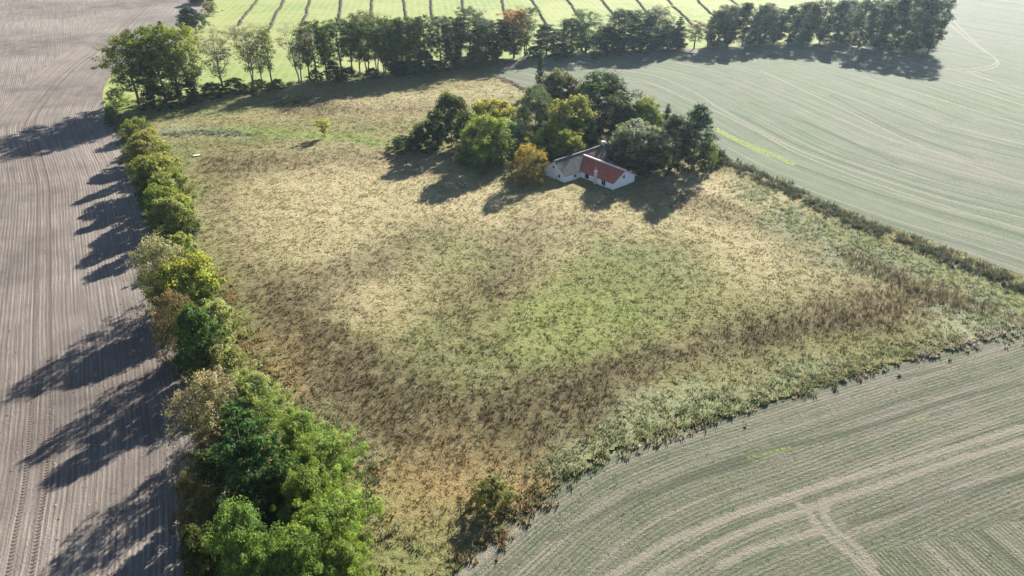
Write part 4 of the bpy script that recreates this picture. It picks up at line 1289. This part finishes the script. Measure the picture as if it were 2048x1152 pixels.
def box(name, x0, x1, y0, y1, z0, z1, mat, parent):
    V = [(x, y, z) for z in (z0, z1) for x, y in ((x0, y0), (x1, y0), (x1, y1), (x0, y1))]
    F = [(0, 3, 2, 1), (4, 5, 6, 7), (0, 1, 5, 4), (1, 2, 6, 5), (2, 3, 7, 6), (3, 0, 4, 7)]
    return prism(name, V, F, mat, parent)


def gable_walls(name, x0, x1, y0, y1, ze, zr, along, mat, parent):
    if along == 'x':
        ym = (y0 + y1) / 2
        sec = [(y0, -.1), (y1, -.1), (y1, ze), (ym, zr), (y0, ze)]
        V = [(x, s, z) for x in (x0, x1) for s, z in sec]
    else:
        xm = (x0 + x1) / 2
        sec = [(x0, -.1), (x1, -.1), (x1, ze), (xm, zr), (x0, ze)]
        V = [(s, y, z) for y in (y0, y1) for s, z in sec]
    F = [(0, 1, 2, 3, 4), (9, 8, 7, 6, 5)] + [(i, (i + 1) % 5 + 5 - 5, (i + 1) % 5 + 5, i + 5) for i in range(5)]
    return prism(name, V, F, mat, parent)


def corrugated(name, ax0, ax1, e, r, mat, parent, along, pitch=.30, amp=.035, th=.07, cut=None):
    """one roof slope of corrugated sheet; e = (across, z) of the eave, r = (across, z) of the ridge; cut: ridge end at another place than eave end"""
    n = int((ax1 - ax0) / pitch) * 4
    V, F = [], []
    for i in range(n + 1):
        q = i / n
        dz = amp * math.sin(q * n / 4 * 2 * math.pi)
        for (ac, z), c1 in ((e, ax1), (r, cut if cut is not None else ax1)):
            s = ax0 + (c1 - ax0) * q
            for k in (0, -th):
                V.append((s, ac, z + dz + k) if along == 'x' else (ac, s, z + dz + k))
    for i in range(n):
        a, b = i * 4, i * 4 + 4
        F += [(a, b, b + 2, a + 2), (a + 1, a + 3, b + 3, b + 1), (a, a + 1, b + 1, b), (a + 2, b + 2, b + 3, a + 3)]
    F += [(0, 2, 3, 1), (n * 4, n * 4 + 1, n * 4 + 3, n * 4 + 2)]
    return prism(name, V, F, mat, parent)


# grey wing runs along local x, red wing along local y
GXL, GW, GE_, GR_ = 20.6, 7.2, 2.05, 4.75
RX0, RX1, RY0, RE_, RR_ = 5.6, 13.4, -10.6, 2.0, 4.15
gable_walls('wall', 0, GXL, 0, GW, GE_, GR_, 'x', M_WALL, house)['label'] = 'white walls of the grey roofed wing'
gable_walls('wall', RX0, RX1, RY0, 2.6, RE_, RR_, 'y', M_WALL, house)['label'] = 'white walls of the red roofed wing'
gs = (GR_ - GE_) / (GW / 2)
ov = .35
rg1 = corrugated('roof', -.25, GXL + .25, (-ov, GE_ - ov * gs + .09), (GW / 2, GR_ + .09), M_GREY, house, 'x')
rg1['label'] = 'weathered grey roof slope facing the meadow'
rg2 = corrugated('roof', -.25, GXL + .25, (GW + ov, GE_ - ov * gs + .09), (GW / 2, GR_ + .09), M_GREY, house, 'x')
rg2['label'] = 'weathered grey roof slope facing the garden trees'
rs = (RR_ - RE_) / ((RX1 - RX0) / 2)
xm = (RX0 + RX1) / 2
yv = lambda z: (z - GE_) / gs                      # where the grey slope reaches height z
rr1 = corrugated('roof', RY0 - .35, yv(RE_ - ov * rs) + .25, (RX0 - ov, RE_ - ov * rs + .10), (xm, RR_ + .10), M_RED, house, 'y', .26, .03, cut=yv(RR_) + .25)
rr1['label'] = 'red corrugated roof slope facing the meadow'
rr2 = corrugated('roof', RY0 - .35, yv(RE_ - ov * rs) + .25, (RX1 + ov, RE_ - ov * rs + .10), (xm, RR_ + .10), M_RED, house, 'y', .26, .03, cut=yv(RR_) + .25)
rr2['label'] = 'red corrugated roof slope facing the crop field'


def ridge(ax0, ax1, c, z, along, mat, parent):
    sec = [(-.34, -.14), (-.24, .07), (0, .10), (.24, .07), (.34, -.14)]
    V = [((s, c + q, z + w) if along == 'x' else (c + q, s, z + w)) for s in (ax0, ax1) for q, w in sec]
    return prism('ridge_cap', V, [(i, i + 1, i + 6, i + 5) for i in range(4)] + [(0, 5, 9, 4), (4, 3, 2, 1, 0), (5, 6, 7, 8, 9)], mat, parent)


ridge(-.28, GXL + .28, GW / 2, GR_ + .13, 'x', M_GREY, rg1)
ridge(RY0 - .38, yv(RR_) + .3, xm, RR_ + .14, 'y', M_RIDGE, rr1)
for x_, s_ in ((RX0 - ov, 1), (RX1 + ov, -1)):      # barge boards on the red gable
    z_ = RE_ - ov * rs
    V = [(x_, RY0 - .40, z_ - .12), (xm, RY0 - .40, RR_ - .12), (xm, RY0 - .40, RR_ + .06), (x_, RY0 - .40, z_ + .06)]
    V += [(a, b + .045, c) for a, b, c in V]
    prism('barge_board', V, [(0, 1, 2, 3), (7, 6, 5, 4), (0, 4, 5, 1), (1, 5, 6, 2), (2, 6, 7, 3), (3, 7, 4, 0)], M_FRAME, house)


def window(face, c, z0, w, h, mullions=1, frame=None):
    """face: fixed axis and sign; c centre along the wall"""
    ax, pos, s = face
    frame = frame or M_FRAME

    def bx(n, a0, a1, d0, d1, z0_, z1_, m, par):
        d0, d1 = sorted((pos + s * d0, pos + s * d1))
        return box(n, d0, d1, a0, a1, z0_, z1_, m, par) if ax == 'x' else box(n, a0, a1, d0, d1, z0_, z1_, m, par)
    wd = bx('window', c - w / 2 - .07, c + w / 2 + .07, .004, .022, z0 - .07, z0 + h + .07, frame, house)
    n = mullions + 1
    for k in range(n):
        a0 = c - w / 2 + w * k / n + .03
        bx('pane', a0, a0 + w / n - .06, .024, .036, z0 + .03, z0 + h - .03, M_GLASS, wd)
    bx('sill', c - w / 2 - .12, c + w / 2 + .12, .004, .12, z0 - .14, z0 - .075, M_FRAME, wd)
    return wd


FR = ('x', RX0, -1)
window(FR, -2.1, .55, 1.15, 1.25, 1, M_DARKF)
window(FR, -7.6, .45, 1.25, 1.35, 1, M_FRAME)
window(('y', 0.0, -1), 3.6, .85, .65, .45, 0, M_DARKF)
window(('x', 0.0, -1), 3.9, 2.95, .4, .45, 0, M_DARKF)
window(('x', 0.0, -1), 1.9, 1.1, .5, .55, 0, M_DARKF)
h_ = box('hatch', xm - .65, xm + .25, RY0 - .05, RY0 - .004, 2.15, 2.95, M_HATCH, house)
box('hatch_frame', xm - .72, xm + .32, RY0 - .03, RY0 - .002, 2.08, 2.15, M_FRAME, h_)
box('drain_pipe', -.09, -.01, 2.72, 2.80, 0, 1.25, M_DARKF, house)
ch = box('chimney', RX0 - .62, RX0 - .02, -5.48, -4.92, -.05, 3.45, M_BRICK, house)
ch['label'] = 'white outside chimney on the front wall of the red roofed wing'
box('chimney_cap', RX0 - .70, RX0 + .06, -5.56, -4.84, 3.45, 3.58, M_BRICK, ch)
box('flue_pipe', RX0 - .44, RX0 - .32, -5.26, -5.14, 3.58, 4.4, M_METAL, ch)
c2 = box('chimney', 16.9, 17.6, GW / 2 - .35, GW / 2 + .35, GR_ - .5, GR_ + .95, M_BRICK, house)
c2['label'] = 'small pale chimney on the ridge of the grey roof'
box('chimney_cap', 16.8, 17.7, GW / 2 - .45, GW / 2 + .45, GR_ + .95, GR_ + 1.08, M_BRICK, c2)
an = box('antenna', 17.22, 17.28, GW / 2 - .03, GW / 2 + .03, GR_ + 1.08, GR_ + 2.5, M_METAL, c2)
for k, zz in enumerate((1.9, 2.2, 2.42)):
    box('antenna_arm', 17.23, 17.27, GW / 2 - .8 + .15 * k, GW / 2 + .8 - .15 * k, GR_ + zz, GR_ + zz + .04, M_METAL, c2)

# low white wall behind the red wing, plank by the orange bush, pale trough in the meadow
p0, p1 = np.array(g(1222, 326)), np.array(g(1252, 316))
gw = obj('garden_wall', None)
gw.location = (*p0, 0)
L = float(np.hypot(*(p1 - p0)))
gw.rotation_euler = (0, 0, math.atan2(p1[1] - p0[1], p1[0] - p0[0]))
box('wall_body', 0, L, -.15, .15, -.05, 1.1, M_WALL, gw)
box('coping', -.05, L + .05, -.2, .2, 1.1, 1.18, M_BRICK, gw)
tag(gw, 'short low white wall in the shade behind the red roof', 'wall')
M_BLUE = mat_plain('blue_board', (.36, .42, .52), (.50, .55, .62), 2, .6)
p0, p1 = np.array(g(985, 326)), np.array(g(1014, 339))
bd = obj('board_fence', None)
bd.location = (*p0, 0)
L = float(np.hypot(*(p1 - p0)))
bd.rotation_euler = (0, 0, math.atan2(p1[1] - p0[1], p1[0] - p0[0]))
for k in range(2):
    box('board', 0, L, -.03, .03, .25 + .32 * k, .52 + .32 * k, M_BLUE, bd)
for k in range(4):
    box('post', L * k / 3.0 - .05, L * k / 3.0 + .05, .035, .135, -.1, 1.0, M_BLUE, bd)
tag(bd, 'pale blue grey low board fence left of the orange bush', 'fence')
tx, ty = g(394, 314)
tr = obj('water_trough', None)
tr.location = (tx, ty, .15)
tr.rotation_euler = (0, 0, .5)
box('basin', -.75, .75, -.3, .3, 0, .35, M_METAL, tr)
box('rim', -.8, .8, -.35, .35, .35, .40, M_FRAME, tr)
tag(tr, 'small pale grey trough lying in the upper left meadow', 'trough')

# ------------------------------------------------------------------ haze
V = [(x, y, z) for z in (-1.0, 67.5) for x, y in ((-3010, -1510), (3010, -1510), (3010, 4510), (-3010, 4510))]
hz = prism('haze', V, [(0, 3, 2, 1), (4, 5, 6, 7), (0, 1, 5, 4), (1, 2, 6, 5), (2, 3, 7, 6), (3, 0, 4, 7)], None, None)
mh = bpy.data.materials.new('haze')
mh.use_nodes = True
mh.node_tree.nodes.clear()
o_ = mh.node_tree.nodes.new('ShaderNodeOutputMaterial')
pv = mh.node_tree.nodes.new('ShaderNodeVolumePrincipled')
pv.inputs['Color'].default_value = (.62, .80, 1.0, 1)
pv.inputs['Density'].default_value = .00008
pv.inputs['Anisotropy'].default_value = .55
mh.node_tree.links.new(pv.outputs[0], o_.inputs['Volume'])
hz.data.materials.append(mh)
kind(hz, 'stuff')
tag(hz, 'thin pale sunlit haze hanging over the whole landscape', 'haze')
